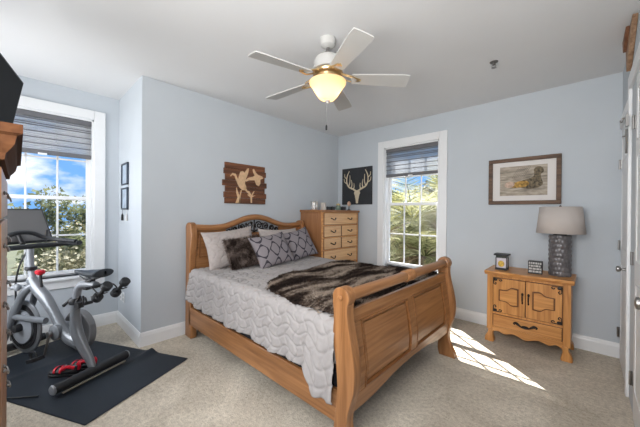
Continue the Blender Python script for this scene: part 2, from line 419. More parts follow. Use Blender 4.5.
# posts of the footboard: s-curved profile in x,z
lft = [(-1.03, 0), (-1.045, .06), (-1.04, .14), (-1.028, .235), (-1.016, .338), (-1.023, .472), (-1.039, .584), (-1.05, .68), (-1.046, .74), (-1.048, .81), (-1.055, .855)]
rgt = [(-.885, 0), (-.895, .04), (-.935, .12), (-.95, .2), (-.932, .29), (-.906, .38), (-.898, .49), (-.913, .60), (-.94, .72), (-.952, .80), (-.950, .845)]
arc = [(-.997+.058*math.cos(a), .885+.058*math.sin(a)) for a in [math.radians(q) for q in range(200, -41, -15)]]
prof = cat(lft, 5) + arc + list(reversed(cat(rgt, 5)))
rim = []
FY = ((1.235, 1.300), (2.800, 2.865))
for (a, b_), sgn in zip(FY, (-1, 1)):
    o = B().prism(prof, 'y', a, b_).build('footboard_post', OAK['z'], bed, bevel=.008, seg=3)
    yo = a if sgn < 0 else b_
    B().lathe([(0, -.003), (.013, -.003), (.016, .0), (.013, .006), (.006, .009), (0, .009)] if True else [], (-.997, yo-(.006 if sgn < 0 else -.006)*1, .885), 20, 'y').build('rosette', OAK['x'], o)
# round top bar with turned rings
b = B().tube([(-.992, 1.30, .885), (-.992, 2.80, .885)], .036, 28)
b.build('footboard_top_bar', OAK['y'], bed)
for k in range(-2, 3): B().lathe([(.030, -.011), (.041, -.009), (.045, -.003), (.045, .003), (.041, .009), (.030, .011)], (-.992, 2.05+k*.027, .885), 28, 'y').build('turned_ring', OAK['y'], bed)
for yy in (1.31, 2.79): B().lathe([(.030, -.012), (.046, -.006), (.046, .006), (.030, .012)], (-.992, yy, .885), 28, 'y').build('turned_ring', OAK['y'], bed)
def fx(z):   # centre line of the curved footboard
    pts = [(.15, -.985), (.25, -.972), (.35, -.957), (.45, -.953), (.55, -.965), (.65, -.982), (.75, -.997), (.85, -.999)]
    for (z0, x0), (z1, x1) in zip(pts, pts[1:]):
        if z <= z1 or z1 == .85:
            s = (z-z0)/(z1-z0); return x0+(x1-x0)*s
def cboard(b, y0, y1, zlo, zhi, off, th, ny=2, nz=14):
    """curved board; zlo / zhi are functions of y"""
    zl = zlo if callable(zlo) else (lambda y: zlo); zh = zhi if callable(zhi) else (lambda y: zhi)
    vv = []; 
    for side in (0, 1):
        for i in range(ny+1):
            y = y0+(y1-y0)*i/ny
            for j in range(nz+1):
                z = zl(y)+(zh(y)-zl(y))*j/nz
                vv.append((fx(z)+off+(th if side else 0), y, z))
    K = (ny+1)*(nz+1); I = lambda s, i, j: s*K+i*(nz+1)+j; ff = []
    for i in range(ny):
        for j in range(nz):
            ff.append((I(1, i, j), I(1, i+1, j), I(1, i+1, j+1), I(1, i, j+1)))
            ff.append((I(0, i, j), I(0, i, j+1), I(0, i+1, j+1), I(0, i+1, j)))
        ff.append((I(0, i, 0), I(0, i+1, 0), I(1, i+1, 0), I(1, i, 0))); ff.append((I(0, i, nz), I(1, i, nz), I(1, i+1, nz), I(0, i+1, nz)))
    for j in range(nz):
        ff.append((I(0, 0, j), I(1, 0, j), I(1, 0, j+1), I(0, 0, j+1))); ff.append((I(0, ny, j), I(0, ny, j+1), I(1, ny, j+1), I(1, ny, j)))
    b.add(vv, ff)
def scallop(y):
    s = (y-1.30)/1.50; q = abs(s-.5)*2
    base = .215 + .07*(1-q)**.8 if q > .25 else .215+.07*.75**.8 + .012*(1-q/.25)
    return base + .016*math.sin(q*PI*2.2)*(q)
fr = B()
cboard(fr, 1.300, 2.80, scallop, .335, -.008, .028, ny=60)
cboard(fr, 1.300, 2.80, .725, .80, -.008, .028)
for a0, a1 in ((1.30, 1.40), (2.005, 2.095), (2.70, 2.80)): cboard(fr, a0, a1, .335, .725, -.008, .028)
fb = fr.build('footboard_frame', OAK['y'], bed, bevel=.004)
for a0, a1 in ((1.40, 2.005), (2.095, 2.70)):
    b = B(); cboard(b, a0+.03, a1-.03, .365, .695, -.006, .020); 
    p_ = b.build('footboard_panel', OAK['y'], bed, bevel=.006)
    b = B(); cboard(b, a0, a1, .335, .725, -.008, .010); b.build('panel_recess', OAK['z'], p_)
    b = B()
    for q in ((a0, a0+.012, .335, .725), (a1-.012, a1, .335, .725), (a0, a1, .335, .347), (a0, a1, .713, .725)): cboard(b, q[0], q[1], q[2], q[3], -.006, .030)
    b.build('panel_moulding', wood('dark_oak_mould', 'y', (.16, .06, .02), (.3, .13, .045)), p_, bevel=.003)
# side rails
for y in (1.262, 2.81): B().box(-3.10, -1.03, y, y+.028, .145, .335).build('side_rail', OAK['x'], bed, bevel=.006)
# headboard
hl = [(-3.205, 0), (-3.205, .4), (-3.20, .8), (-3.205, 1.05), (-3.21, 1.19)]
hr = [(-3.06, 0), (-3.055, .15), (-3.075, .4), (-3.10, .65), (-3.09, .85), (-3.06, 1.0), (-3.055, 1.12), (-3.075, 1.19)]
harc = [(-3.14+.066*math.cos(a), 1.19+.052*math.sin(a)) for a in [math.radians(q) for q in range(170, 0, -20)]]
hp = cat(hl, 4) + harc + list(reversed(cat(hr, 4)))
for a, b_ in ((1.262, 1.330), (2.870, 2.936)): B().prism(hp, 'y', a, b_).build('headboard_post', OAK['z'], bed, bevel=.01, seg=3)
arch = cat([(-3.115, 1.33, 1.185), (-3.115, 1.5, 1.175), (-3.115, 1.66, 1.185), (-3.115, 1.8, 1.225), (-3.115, 1.95, 1.275), (-3.115, 2.1, 1.296), (-3.115, 2.25, 1.275), (-3.115, 2.4, 1.225), (-3.115, 2.54, 1.185), (-3.115, 2.7, 1.175), (-3.115, 2.87, 1.185)], 8)
B().tube(arch, .036, 18).build('headboard_top_rail', OAK['y'], bed)
lowarch = [(y, z-.02) for (_, y, z) in arch]
inner = [(1.72, 1.155), (1.85, 1.19), (2.0, 1.235), (2.1, 1.245), (2.2, 1.235), (2.35, 1.19), (2.48, 1.155)]
hbm = B().box(-3.16, -3.125, 1.33, 2.87, .28, 1.10)
for lo, hi in ((1.33, 1.70), (2.50, 2.87)):
    pp = [(y, z) for y, z in lowarch if lo <= y <= hi]
    for (ya, za), (yb, zb) in zip(pp, pp[1:]): hbm.prism([(ya, 1.10), (yb, 1.10), (yb, zb), (ya, za)], 'x', -3.16, -3.125)
hb = hbm.build('headboard_panel', OAK['y'], bed, smooth=False)
for a0, a1 in ((1.38, 1.66), (2.54, 2.82)):
    b = B()
    for q in ((a0, a0+.015, .85, 1.10), (a1-.015, a1, .85, 1.10), (a0, a1, .85, .865), (a0, a1, 1.085, 1.10)): b.box(-3.128, -3.115, *q)
    b.build('panel_moulding', wood('dark_oak_mould_z', 'z', (.16, .06, .02), (.3, .13, .045)), hb, bevel=.003)
# wrought scrollwork in the arch
b = B()
def spiral(cy, cz, r0_, r1_, a0, a1, n=26): return [(-3.14, cy+(r0_+(r1_-r0_)*k/n)*math.cos(a0+(a1-a0)*k/n), cz+(r0_+(r1_-r0_)*k/n)*math.sin(a0+(a1-a0)*k/n)) for k in range(n+1)]
for s in (-1, 1):
    for cy, cz, rr in ((.07, 1.19, .055), (.18, 1.175, .05), (.28, 1.15, .04), (.36, 1.13, .028)):
        b.tube(spiral(2.1+s*cy, cz, .008, rr, 0, s*PI*3.2), .008, 8)
    b.tube(cat([(-3.14, 2.1, 1.11), (-3.14, 2.1+s*.10, 1.14), (-3.14, 2.1+s*.22, 1.12), (-3.14, 2.1+s*.38, 1.11)], 8), .009, 8)
    for k in range(5): b.ball((-3.14, 2.1+s*(.04+.075*k), 1.225-.021*k), (.008, .024, .012), 10, Rx(s*.5))
b.tube([(-3.14, 2.1, 1.10), (-3.14, 2.1, 1.27)], .009, 8)
b.build('iron_scrollwork', IRON, bed)

bs = B().box(-3.04, -1.06, 1.30, 2.80, .20, .44).build('box_spring', mat('charcoal_ticking', (.02, .02, .024), .9, var=.1), bevel=.03)
tag(recenter(bs, (-2.05, 2.05, .20)), 'dark box spring showing in the gap between quilt and bed rail', 'box spring')
mt = B().box(-3.04, -1.06, 1.285, 2.80, .442, .705).build('mattress', mat('white_mattress', (.7, .7, .7), .9), bevel=.05, seg=4)
tag(recenter(mt, (-2.05, 2.05, .442)), 'thick white mattress under the quilted bedspread', 'mattress')

# quilt
def quilt_path(v, zh):
    """v in metres along the section from the far hem over the top to the near hem"""
    zt, rr = .738, .055
    a = .26; arc_ = rr*PI/2; top = 2.80-1.30
    if v < a: return (2.856, zt-rr-a+v, (1, 0))
    v -= a
    if v < arc_:
        th = v/rr; return (2.80+math.cos(th)*rr, zt-rr+rr*math.sin(th), (math.cos(th), math.sin(th)))
    v -= arc_
    if v < top: return (2.80-v, zt, (0, 1))
    v -= top
    if v < arc_:
        th = v/rr; return (1.30-math.sin(th)*rr-.0, zt-rr+rr*math.cos(th), (-math.sin(th), math.cos(th)))
    v -= arc_; hang = zt-rr-zh; L = .30
    q = v/L
    return (1.245-.022*q, zt-rr-q*hang, (-1, 0))
VT = .26+.055*PI+1.50+.30
def hem(x):
    base = .398+.008*math.sin(x*9)
    if x < -2.85: base += (-(x+2.85))**1.0*.35
    if x > -1.27:
        s = min(1, (x+1.27)/.10); s = s*s*(3-2*s); base += (-.125)*s + .0*math.sin(x*60)
    return base
def stitch(u, v):
    a = abs(math.sin(PI*(u/.085+.30*math.sin(2*PI*v/.17)))); c = abs(math.sin(PI*(v/.075+.28*math.sin(2*PI*u/.21+1.0))))
    return min(1, a*2.2)**.7*min(1, c*2.2)**.7
def quilt_fn(i, j):
    u = i; x = -3.035 + 1.995*u; v = VT*j; y, z, (ny, nz_) = quilt_path(v, hem(x))
    x_ = x
    h_ = .0125*stitch(x, v)
    side = max(0, (v-(VT-.30))/.30)
    if y < 1.4 and side > 0:
        h_ += side*(.010*math.sin(x*14)+.008*math.sin(x*31+1))
        if x > -1.27: h_ += .018*side*(.5+.5*math.sin(x*70+.5))
    wr = .006*mnoise.noise(Vector((x*3, y*3, 0)))
    if v > .26+.08 and v < VT-.38: z += wr
    if x > -1.09 and y > 1.245 and nz_ > .3: z -= 0
    return (x_, y+ny*h_, z+nz_*h_)
QUILT = mat('dove_grey_quilt', (.345, .325, .318), .9, var=.05, scale=30)
q = B().grid(300, 360, quilt_fn).build('quilt', QUILT, ang=180, solid=.004)
tag(recenter(q, (-2.05, 2.05, .74)), 'pale grey stitched quilt draped over the sleigh bed', 'quilt')

# fur throw with strands
m, t, b = new_mat('striped_fur'); FUR = m
co = t.nodes.new('ShaderNodeTexCoord'); mpn = t.nodes.new('ShaderNodeMapping'); mpn.inputs['Rotation'].default_value = (0, 0, -.25); mpn.inputs['Scale'].default_value = (1, .22, 1)
t.links.new(co.outputs['Object'], mpn.inputs['Vector'])
n1 = N(t, 'ShaderNodeTexNoise', Scale=7.5, Detail=3.0, Distortion=.5); n2 = N(t, 'ShaderNodeTexNoise', Scale=70.0, Detail=2.0)
t.links.new(mpn.outputs[0], n1.inputs['Vector']); t.links.new(co.outputs['Object'], n2.inputs['Vector'])
gi = t.nodes.new('ShaderNodeNewGeometry'); ad = N(t, 'ShaderNodeMath', operation='MULTIPLY_ADD'); ad.inputs[1].default_value = .13; t.links.new(gi.outputs['Random Per Island'], ad.inputs[0]); t.links.new(n1.outputs['Fac'], ad.inputs[2])
r = t.nodes.new('ShaderNodeValToRGB'); e = r.color_ramp.elements
e[0].position = .50; e[0].color = (.018, .012, .010, 1); e[1].position = .70; e[1].color = (.40, .33, .27, 1)
e2 = r.color_ramp.elements.new(.59); e2.color = (.075, .05, .038, 1)
t.links.new(ad.outputs[0], r.inputs['Fac']); t.links.new(r.outputs['Color'], b.inputs['Base Color']); b.inputs['Roughness'].default_value = .85; b.inputs['Specular IOR Level'].default_value = .15
def throw_top(x, y):
    z = .775 + .018*mnoise.noise(Vector((x*5, y*4, 3))) + .010*math.sin(y*9+x*4)
    if y < 1.33: z -= (1.33-y)**1*.35
    if y > 2.80: z -= (y-2.80)*2.0
    return z
def throw_edge(s):   # left/head boundary x as function of y-fraction
    y = 1.285+(2.88-1.285)*s
    pts = [(1.245, -1.35), (1.285, -1.45), (1.31, -1.68), (1.36, -1.84), (1.45, -1.98), (1.62, -2.08), (2.0, -2.14), (2.6, -2.22), (2.9, -2.2)]
    for (a, xa), (c, xc) in zip(pts, pts[1:]):
        if y <= c+1e-6: return xa+(xc-xa)*(y-a)/(c-a)+.012*math.sin(y*40)
    return -2.2
def throw_pt(i, j, lift=0):
    y = 1.285+(2.88-1.285)*j; x0 = throw_edge(j); x = x0+(-1.052-x0)*i
    z = throw_top(x, y)+lift
    e_ = min(i*abs(x0+1.052), .05)/.05
    z -= (1-e_)*.025
    if y < 1.30: y_ = 1.30-(1.30-y)*.55; 
    else: y_ = y
    if y > 2.82: y_ = 2.82+(y-2.82)*.6+.02
    return Vector((x, y_-(.03 if y < 1.30 else 0)*min(1, (1.30-y)/.02 if y < 1.30 else 0), z))
bt = B().grid(60, 80, lambda i, j: throw_pt(i, j)); 
k = len(bt.v)
bt.grid(60, 80, lambda i, j: throw_pt(i, j, -.02))
rnd = random.Random(3)
vv = []; ff = []
for _ in range(42000):
    i, j = rnd.random(), rnd.random(); p0 = throw_pt(i, j); 
    L = rnd.uniform(.012, .028); w = .0018
    yn = -1.0 if j < .04 else (1.0 if j > .96 else 0)
    d = Vector((rnd.gauss(.35, .5), rnd.gauss(-.55, .5)+yn*.8, rnd.uniform(.25, .8)*(1 if yn == 0 else .3)))
    if i < .02: d += Vector((-.8, 0, -.2))
    d.normalize(); s_ = d.cross(Vector((rnd.gauss(0, 1), rnd.gauss(0, 1), rnd.gauss(0, 1)))).normalized()*w
    a = len(vv); p2 = p0+d*L; p2.z -= L*.15
    vv += [p0-s_, p0+s_, p0+d*L*.55+s_*.8, p2]; ff += [(a, a+1, a+2, a+3)]
bt.add(vv, ff)
o = bt.build('fur_throw', FUR, ang=180)
tag(recenter(o, (-1.6, 2.05, .76)), 'shaggy brown striped faux fur throw across the foot of the bed', 'throw blanket')

# pillows: local x = width, y = height, z = thickness
def pillow_mesh(w, h_, th, seed, puff=.5, fur=0, quilted=0):
    rnd = random.Random(seed); b = B(); n = 34
    def P(i, j, s):
        u, v = i*2-1, j*2-1
        pinch = .10
        x = u*w/2*(1-pinch*(1-abs(u))*0 - .07*(1-v*v)*abs(u)**6*-1*0 - .10*(1-abs(v)**2)*(abs(u)))
        y = v*h_/2*(1-.11*(1-abs(u)**2)*abs(v))
        z = th/2*((1-u**2)*(1-v**2))**puff*1.1
        z += (.006*mnoise.noise(Vector((x*9+seed, y*9, s*3)))*(1-u**4)*(1-v**4))
        if quilted: z += .013*stitch(x*1.0, y)*(1-u**6)*(1-v**6)
        return (x, y, s*max(z, .001))
    b.grid(n*2, n*2, lambda i, j: P(i, j, 1)); b.grid(n*2, n*2, lambda i, j: P(i, 1-j, -1))
    if fur:
        vv = []; ff = []
        for _ in range(fur):
            i, j = rnd.random(), rnd.random(); s = 1 if rnd.random() < .8 else -1; p0 = Vector(P(i, j, s))
            d = Vector(((i-.5)*1.2+rnd.gauss(0, .5), (j-.5)*1.2+rnd.gauss(-.3, .5), s*rnd.uniform(.2, .7))).normalized()
            L = rnd.uniform(.022, .045); q = d.cross(Vector((rnd.gauss(0, 1), rnd.gauss(0, 1), 1))).normalized()*.0022; a = len(vv)
            vv += [p0-q, p0+q, p0+d*L]; ff.append((a, a+1, a+2))
        b.add(vv, ff)
    return b
def place_pillow(b, name, material, label, loc, lean, yaw=0, roll=0, group=None):
    o = b.build(name, material, ang=180)
    # stand up: local x->world y, local y->world z, normal -> world x, leaning back
    base = Matrix(((0, 0, 1), (1, 0, 0), (0, 1, 0)))
    Rm = Rz(yaw) @ Ry(-lean) @ Rx(roll) @ base
    o.matrix_world = Matrix.Translation(loc) @ Rm.to_4x4()
    return tag(o, label, 'pillow', group)
SHAM = mat('cream_quilted_sham', (.40, .355, .335), .85, var=.06, scale=40)
m, t, b = new_mat('antler_lattice_print'); ANT = m
co = t.nodes.new('ShaderNodeTexCoord'); nzz = N(t, 'ShaderNodeTexNoise', Scale=14.0, Detail=2.0); t.links.new(co.outputs['Object'], nzz.inputs['Vector'])
vm = N(t, 'ShaderNodeVectorMath', operation='MULTIPLY_ADD'); t.links.new(nzz.outputs['Color'], vm.inputs[0]); vm.inputs[1].default_value = (.035, .035, 0); t.links.new(co.outputs['Object'], vm.inputs[2])
sp = t.nodes.new('ShaderNodeSeparateXYZ'); t.links.new(vm.outputs[0], sp.inputs[0])
def mth(op, a, b_=None):
    n = N(t, 'ShaderNodeMath', operation=op)
    for k_, q in enumerate((a, b_)):
        if q is None: continue
        if isinstance(q, (int, float)): n.inputs[k_].default_value = q
        else: t.links.new(q, n.inputs[k_])
    return n.outputs[0]
cx = mth('COSINE', mth('MULTIPLY', sp.outputs[0], 2*PI/.145)); cy = mth('COSINE', mth('MULTIPLY', sp.outputs[1], 2*PI/.19))
ln = mth('ABSOLUTE', mth('ADD', mth('ADD', cx, cy), mth('MULTIPLY', mth('MULTIPLY', cx, cy), .35)))
ss = mth('LESS_THAN', ln, .34)
mxx = t.nodes.new('ShaderNodeMixRGB'); mxx.inputs[1].default_value = (.225, .20, .212, 1); mxx.inputs[2].default_value = (.035, .03, .04, 1)
t.links.new(ss, mxx.inputs[0]); t.links.new(mxx.outputs[0], b.inputs['Base Color']); b.inputs['Roughness'].default_value = .85
m, t, b = new_mat('dark_brown_fur'); DFUR = m
gi = t.nodes.new('ShaderNodeNewGeometry'); co = t.nodes.new('ShaderNodeTexCoord'); n1 = N(t, 'ShaderNodeTexNoise', Scale=13.0, Detail=3.0); t.links.new(co.outputs['Object'], n1.inputs['Vector'])
ad = N(t, 'ShaderNodeMath', operation='MULTIPLY_ADD'); ad.inputs[1].default_value = .35; t.links.new(gi.outputs['Random Per Island'], ad.inputs[0]); t.links.new(n1.outputs['Fac'], ad.inputs[2])
r = t.nodes.new('ShaderNodeValToRGB'); r.color_ramp.elements[0].position = .55; r.color_ramp.elements[0].color = (.022, .014, .011, 1); r.color_ramp.elements[1].position = .95; r.color_ramp.elements[1].color = (.30, .23, .20, 1)
t.links.new(ad.outputs[0], r.inputs['Fac']); t.links.new(r.outputs['Color'], b.inputs['Base Color']); b.inputs['Roughness'].default_value = .9; b.inputs['Specular IOR Level'].default_value = .1
place_pillow(pillow_mesh(.64, .44, .17, 1, quilted=1), 'pillow_sham', SHAM, 'cream quilted sham at the left of the headboard', (-2.94, 1.67, .955), .30, 0, .09)
place_pillow(pillow_mesh(.64, .42, .17, 2, quilted=1), 'pillow_sham', SHAM, 'cream quilted sham at the right, mostly behind the antler print pillows', (-2.95, 2.38, .945), .30, 0, -.02)
place_pillow(pillow_mesh(.46, .34, .16, 3, fur=14000), 'fur_pillow', DFUR, 'dark brown furry pillow leaning on the left cream sham', (-2.77, 1.74, .915), .40, .05, .08)
place_pillow(pillow_mesh(.49, .40, .16, 4), 'antler_print_pillow', ANT, 'grey pillow with dark antler lattice, front centre of the bed', (-2.62, 2.00, .93), .55, -.08, .13)
place_pillow(pillow_mesh(.48, .42, .16, 5), 'antler_print_pillow', ANT, 'grey antler lattice pillow at the right by the dresser', (-2.78, 2.56, .94), .48, -.12, .20)

# ------------------------------------------------------------------ tall dresser
DX0, DX1, DY0, DY1, DH = -3.205, -2.75, 2.965, 3.86, 1.40
dr = thing('tall_dresser', 'tall honey oak dresser with dark pulls in the corner behind the bed', 'dresser', ((DX0+DX1)/2, (DY0+DY1)/2, 0))
SIDEW = wood('dresser_side', 'z', (.26, .11, .045), (.36, .17, .075))
B().box(DX0, DX1-.02, DY0+.012, DY1-.012, .05, DH-.035).build('carcass', SIDEW, dr, bevel=.004)
B().box(DX0, DX1+.02, DY0-.008, DY1+.008, DH-.035, DH).build('top_board', OAK['y'], dr, bevel=.008)
B().box(DX0+.02, DX1-.005, DY0+.02, DY1-.02, 0, .06).build('plinth', OAK['y'], dr, bevel=.004)
b = B()
rows = [(1.185, 1.352, 1), (1.005, 1.160, 2), (.825, .980, 2), (.60, .80, 1), (.36, .575, 1), (.10, .335, 1)]
b.box(DX1-.02, DX1, DY0+.012, DY0+.045, .05, DH-.035).box(DX1-.02, DX1, DY1-.045, DY1-.012, .05, DH-.035)
for z0, z1, n in rows: b.box(DX1-.02, DX1-.001, DY0+.045, DY1-.045, z0-.022, z0-.003)
b.box(DX1-.02, DX1-.002, DY0+.045, DY1-.045, 1.356, DH-.035)
b.build('face_frame', PINE['y'], dr, bevel=.002, seg=1)
def bail_pull(w, s=1.0):
    """local: hangs on plane x=0, faces +x"""
    b = B(); pts = cat([(.004, -w/2-.012, .010), (.016, -w/2, .004), (.022, -w/4, -.010), (.024, 0, -.015), (.022, w/4, -.010), (.016, w/2, .004), (.004, w/2+.012, .010)], 5)
    b.tube(pts, [.0045+.002*math.sin(PI*i/(len(pts)-1)) for i in range(len(pts))], 8)
    for q in (-1, 1): b.ball((.005, q*(w/2+.006), .008), (.006, .014, .010), 10)
    return b
def attach(b, off, rot=None):
    r_ = B(); r_.f = list(b.f); r_.v = [tuple((rot @ Vector(q) if rot is not None else Vector(q))+Vector(off)) for q in b.v]; return r_
for z0, z1, n in rows:
    w = (DY1-DY0-.09)/n
    for k_ in range(n):
        a0 = DY0+.045+k_*w+.004; a1 = a0+w-.008
        d_ = B().box(DX1-.018, DX1+.008, a0+.008, a1-.008, z0, z1).build('drawer', PINEL, dr, bevel=.006)
        B().box(DX1-.018, DX1+.001, a0, a1, z0-.006, z1+.003).build('drawer_shadow_gap', GAP_SHADE, d_)
        for f_ in ((.25, .75) if n == 1 else (.5,)):
            attach(bail_pull(.085), (DX1+.009, a0+(a1-a0)*f_, (z0+z1)/2)).build('drawer_pull', IRON, d_)

# things on the dresser
zt = DH+.001
b = B().lathe([(0, 0), (.05, 0), (.052, .01), (.055, .10), (.06, .125), (.055, .128), (.05, .10), (.047, .012), (0, .012)], (-2.98, 3.05, zt), 28)
tag(recenter(b.build('silver_canister', mat('bright_silver', (.8, .78, .75), .22, .9, var=.15, scale=20, stretch=(3, 3, .5))), (-2.98, 3.05, zt)), 'bright silver cup at the left end of the dresser top', 'cup')
b = B().box(-2.92, -2.84, 3.13, 3.17, zt, zt+.11, Rx(.12), (-2.88, 3.15, zt))
tag(recenter(b.build('picture_easel', mat('pale_taupe', (.5, .46, .42), .4), bevel=.004), (-2.88, 3.15, zt)), 'slim pale upright block beside the silver cup', 'ornament')
for i, (y, s, col, lab) in enumerate(((3.235, .034, (.02, .022, .025), 'small dark trinket box nearest the silver cup'), (3.345, .036, (.015, .02, .018), 'small near-black trinket box left of the green jar'), (3.60, .040, (.025, .025, .03), 'small dark trinket box right of the green jar'))):
    rt = thing('trinket_box', lab, 'box', (-2.88, y, zt))
    B().box(-2.88-s, -2.88+s, y-s, y+s, zt, zt+s*1.15).build('box_body', mat('trinket_dark_%d' % i, col, .35), rt, bevel=.005)
    B().box(-2.88-s-.003, -2.88+s+.003, y-s-.003, y+s+.003, zt+s*1.15, zt+s*1.45).build('lid', mat('trinket_lid_%d' % i, tuple(c*1.8 for c in col), .3), rt, bevel=.004)
    B().ball((-2.88, y, zt+s*1.55), .007, 10).build('knob', STEEL, rt)
rt = thing('glass_jar', 'small green glass jar with gold lid on the dresser', 'jar', (-2.86, 3.47, zt))
B().lathe([(0, 0), (.034, 0), (.04, .012), (.04, .05), (.03, .068), (.028, .075), (0, .075)], (-2.86, 3.47, zt), 24).build('jar_body', mat('sage_glass', (.16, .22, .17), .12), rt)
B().lathe([(0, .075), (.033, .075), (.034, .09), (.02, .10), (.006, .108), (0, .11)], (-2.86, 3.47, zt), 24).build('lid', mat('dull_gold', (.5, .38, .18), .35, .7), rt)
rt = thing('stand_ornament', 'round pinkish disc ornament on a dark stand in front of the antler canvas', 'ornament', (-2.84, 3.72, zt))
B().lathe([(0, 0), (.03, 0), (.028, .01), (.008, .016), (.006, .07), (0, .07)], (-2.84, 3.72, zt), 18).build('stand', IRON, rt)
B().ball((-2.84, 3.72, zt+.105), (.018, .042, .042), 20).build('disc', mat('rose_gold', (.68, .43, .30), .35, .3), rt)

# ------------------------------------------------------------------ nightstand cabinet
NX0, NX1, NY0, NY1, NH = -.775, -.095, 3.475, 3.89, .755
ns = thing('nightstand', 'honey pine cabinet with two carved doors and a drawer under the lamp', 'cabinet', ((NX0+NX1)/2, (NY0+NY1)/2, 0))
B().box(NX0, NX1, NY0+.02, NY1, .13, NH-.03).build('body', PINE['z'], ns, bevel=.006)
# serpentine top
fp = cat([(NX0-.025, NY0-.02), (NX0+.06, NY0-.03), (NX0+.16, NY0-.012), (-.435, NY0-.045), (NX1-.16, NY0-.012), (NX1-.06, NY0-.03), (NX1+.025, NY0-.02)], 8)
B().prism(fp+[(NX1+.03, NY1), (NX0-.03, NY1)], 'z', NH-.03, NH).build('top_board', PINE['x'], ns, bevel=.011, seg=3)
B().prism([(x, y+.02) for x, y in fp]+[(NX1+.005, NY1), (NX0-.005, NY1)], 'z', NH-.045, NH-.03).build('top_moulding', PINE['x'], ns, bevel=.004)
yf = NY0
b = B(); b.box(NX0, NX0+.055, yf, yf+.03, .13, NH-.045).box(NX1-.055, NX1, yf, yf+.03, .13, NH-.045).box(NX0+.055, NX1-.055, yf, yf+.03, .30, .325).box(NX0+.055, NX1-.055, yf, yf+.03, .69, NH-.045)
b.build('face_frame', PINE['z'], ns, bevel=.003)
# scalloped apron
ap = cat([(NX0+.05, .10), (NX0+.10, .125), (NX0+.16, .105), (NX0+.24, .125), (-.435, .095), (NX1-.24, .125), (NX1-.16, .105), (NX1-.10, .125), (NX1-.05, .10)], 8)
B().prism(ap+[(NX1-.05, .175), (NX0+.05, .175)], 'y', yf+.002, yf+.028).build('apron', PINE['x'], ns, bevel=.003)
def foot(x, s, y):
    pf = cat([(-.012, 0), (.064, 0), (.070, .03), (.060, .06), (.058, .10), (.062, .135)], 5)
    pts = [(x+s*q[0]-s*.012, q[1]) for q in pf]+[(x+s*.004, .135), (x+s*.004, .10), (x-s*.024, .045), (x-s*.026, .01)]
    return B().prism(pts, 'y', y, y+.065)
for x, s in ((NX0+.01, 1), (NX1-.01, -1)):
    for y in (yf-.008, NY1-.07): foot(x, s, y).build('foot', PINE['z'], ns, bevel=.008, seg=3)
mid = -.435
def raised(b, pts, y0, y1): b.prism(pts, 'y', y0, y1)
for a0, a1, s in ((NX0+.06, mid-.003, 1), (mid+.003, NX1-.06, -1)):
    d_ = B().box(a0, a1, yf-.012, yf+.02, .33, .685).build('door', PINE['z'], ns, bevel=.004)
    B().box(a0-.004, a1+.004, yf-.001, yf+.02, .326, .689).build('door_shadow_gap', GAP_SHADE, d_)
    # shaped centre panel: tall on the outer side, narrowing toward the pulls
    o1, o0 = (a0+.05, a1-.052) if s == 1 else (a1-.05, a0+.052)
    w = abs(o1-o0)
    def PX(f_): return o0-s*f_*w
    out = cat([(PX(0), .425), (PX(.0), .595)], 2)+cat([(PX(0), .60), (PX(.35), .605), (PX(.6), .575), (PX(.98), .57)], 5)+cat([(PX(1), .565), (PX(1.0), .455)], 2)+cat([(PX(.98), .45), (PX(.6), .445), (PX(.35), .415), (PX(0), .42)], 5)
    cxm = (PX(0)+PX(1))/2; czm = .511
    sc_ = lambda k_: [(cxm+(x-cxm)*k_, czm+(z-czm)*k_) for x, z in out]
    g_ = B().prism(out, 'y', yf-.0145, yf-.011).build('carved_groove', mat('carved_brown', (.15, .055, .016), .4), d_, smooth=False)
    B().prism(sc_(.86), 'y', yf-.022, yf-.012).build('raised_panel', PINE['x'], d_, bevel=.005)
    # iron corner brackets on the outer corners
    xo = a0 if s == 1 else a1
    for zc, sz in ((.685, -1), (.33, 1)):
        b = B(); y = yf-.014
        b.tube([(xo+s*.004, y, zc+sz*.004), (xo+s*.07, y, zc+sz*.006)], [.006, .003], 8).tube([(xo+s*.004, y, zc+sz*.004), (xo+s*.005, y, zc+sz*.06)], [.006, .003], 8)
        b.tube(cat([(xo+s*.07, y, zc+sz*.006), (xo+s*.078, y, zc+sz*.02), (xo+s*.062, y, zc+sz*.028), (xo+s*.055, y, zc+sz*.016)], 5), .0045, 8)
        b.tube(cat([(xo+s*.005, y, zc+sz*.06), (xo+s*.02, y, zc+sz*.068), (xo+s*.027, y, zc+sz*.052), (xo+s*.016, y, zc+sz*.045)], 5), .0045, 8)
        b.ball((xo+s*.02, y, zc+sz*.018), (.018, .004, .014), 12); b.build('corner_bracket', IRON, d_)
    xh = a1-.022 if s == 1 else a0+.022
    b = B(); y = yf-.018
    b.ball((xh, yf-.013, .555), (.010, .004, .016), 12).tube(cat([(xh, y, .555), (xh, y-.012, .54), (xh, y-.010, .49), (xh, y, .475)], 5), [.004]*5+[.006]*6+[.004]*5, 8).ball((xh, yf-.014, .47), (.007, .004, .014), 10)
    b.build('door_pull', IRON, d_)
d_ = B().box(NX0+.062, NX1-.062, yf-.012, yf+.02, .178, .298).build('drawer', PINE['x'], ns, bevel=.004)
B().box(NX0+.057, NX1-.057, yf-.001, yf+.02, .174, .302).build('drawer_shadow_gap', GAP_SHADE, d_)
b = attach(bail_pull(.13), (mid, yf-.013, .243), Rz(-PI/2))
for s in (-1, 1):
    b.tube(cat([(mid+s*.035, yf-.022, .232), (mid+s*.07, yf-.018, .262), (mid+s*.095, yf-.015, .250), (mid+s*.085, yf-.015, .238)], 5), .0065, 8)
b.ball((mid, yf-.02, .236), (.03, .007, .010), 12); b.build('drawer_pull', IRON, d_)

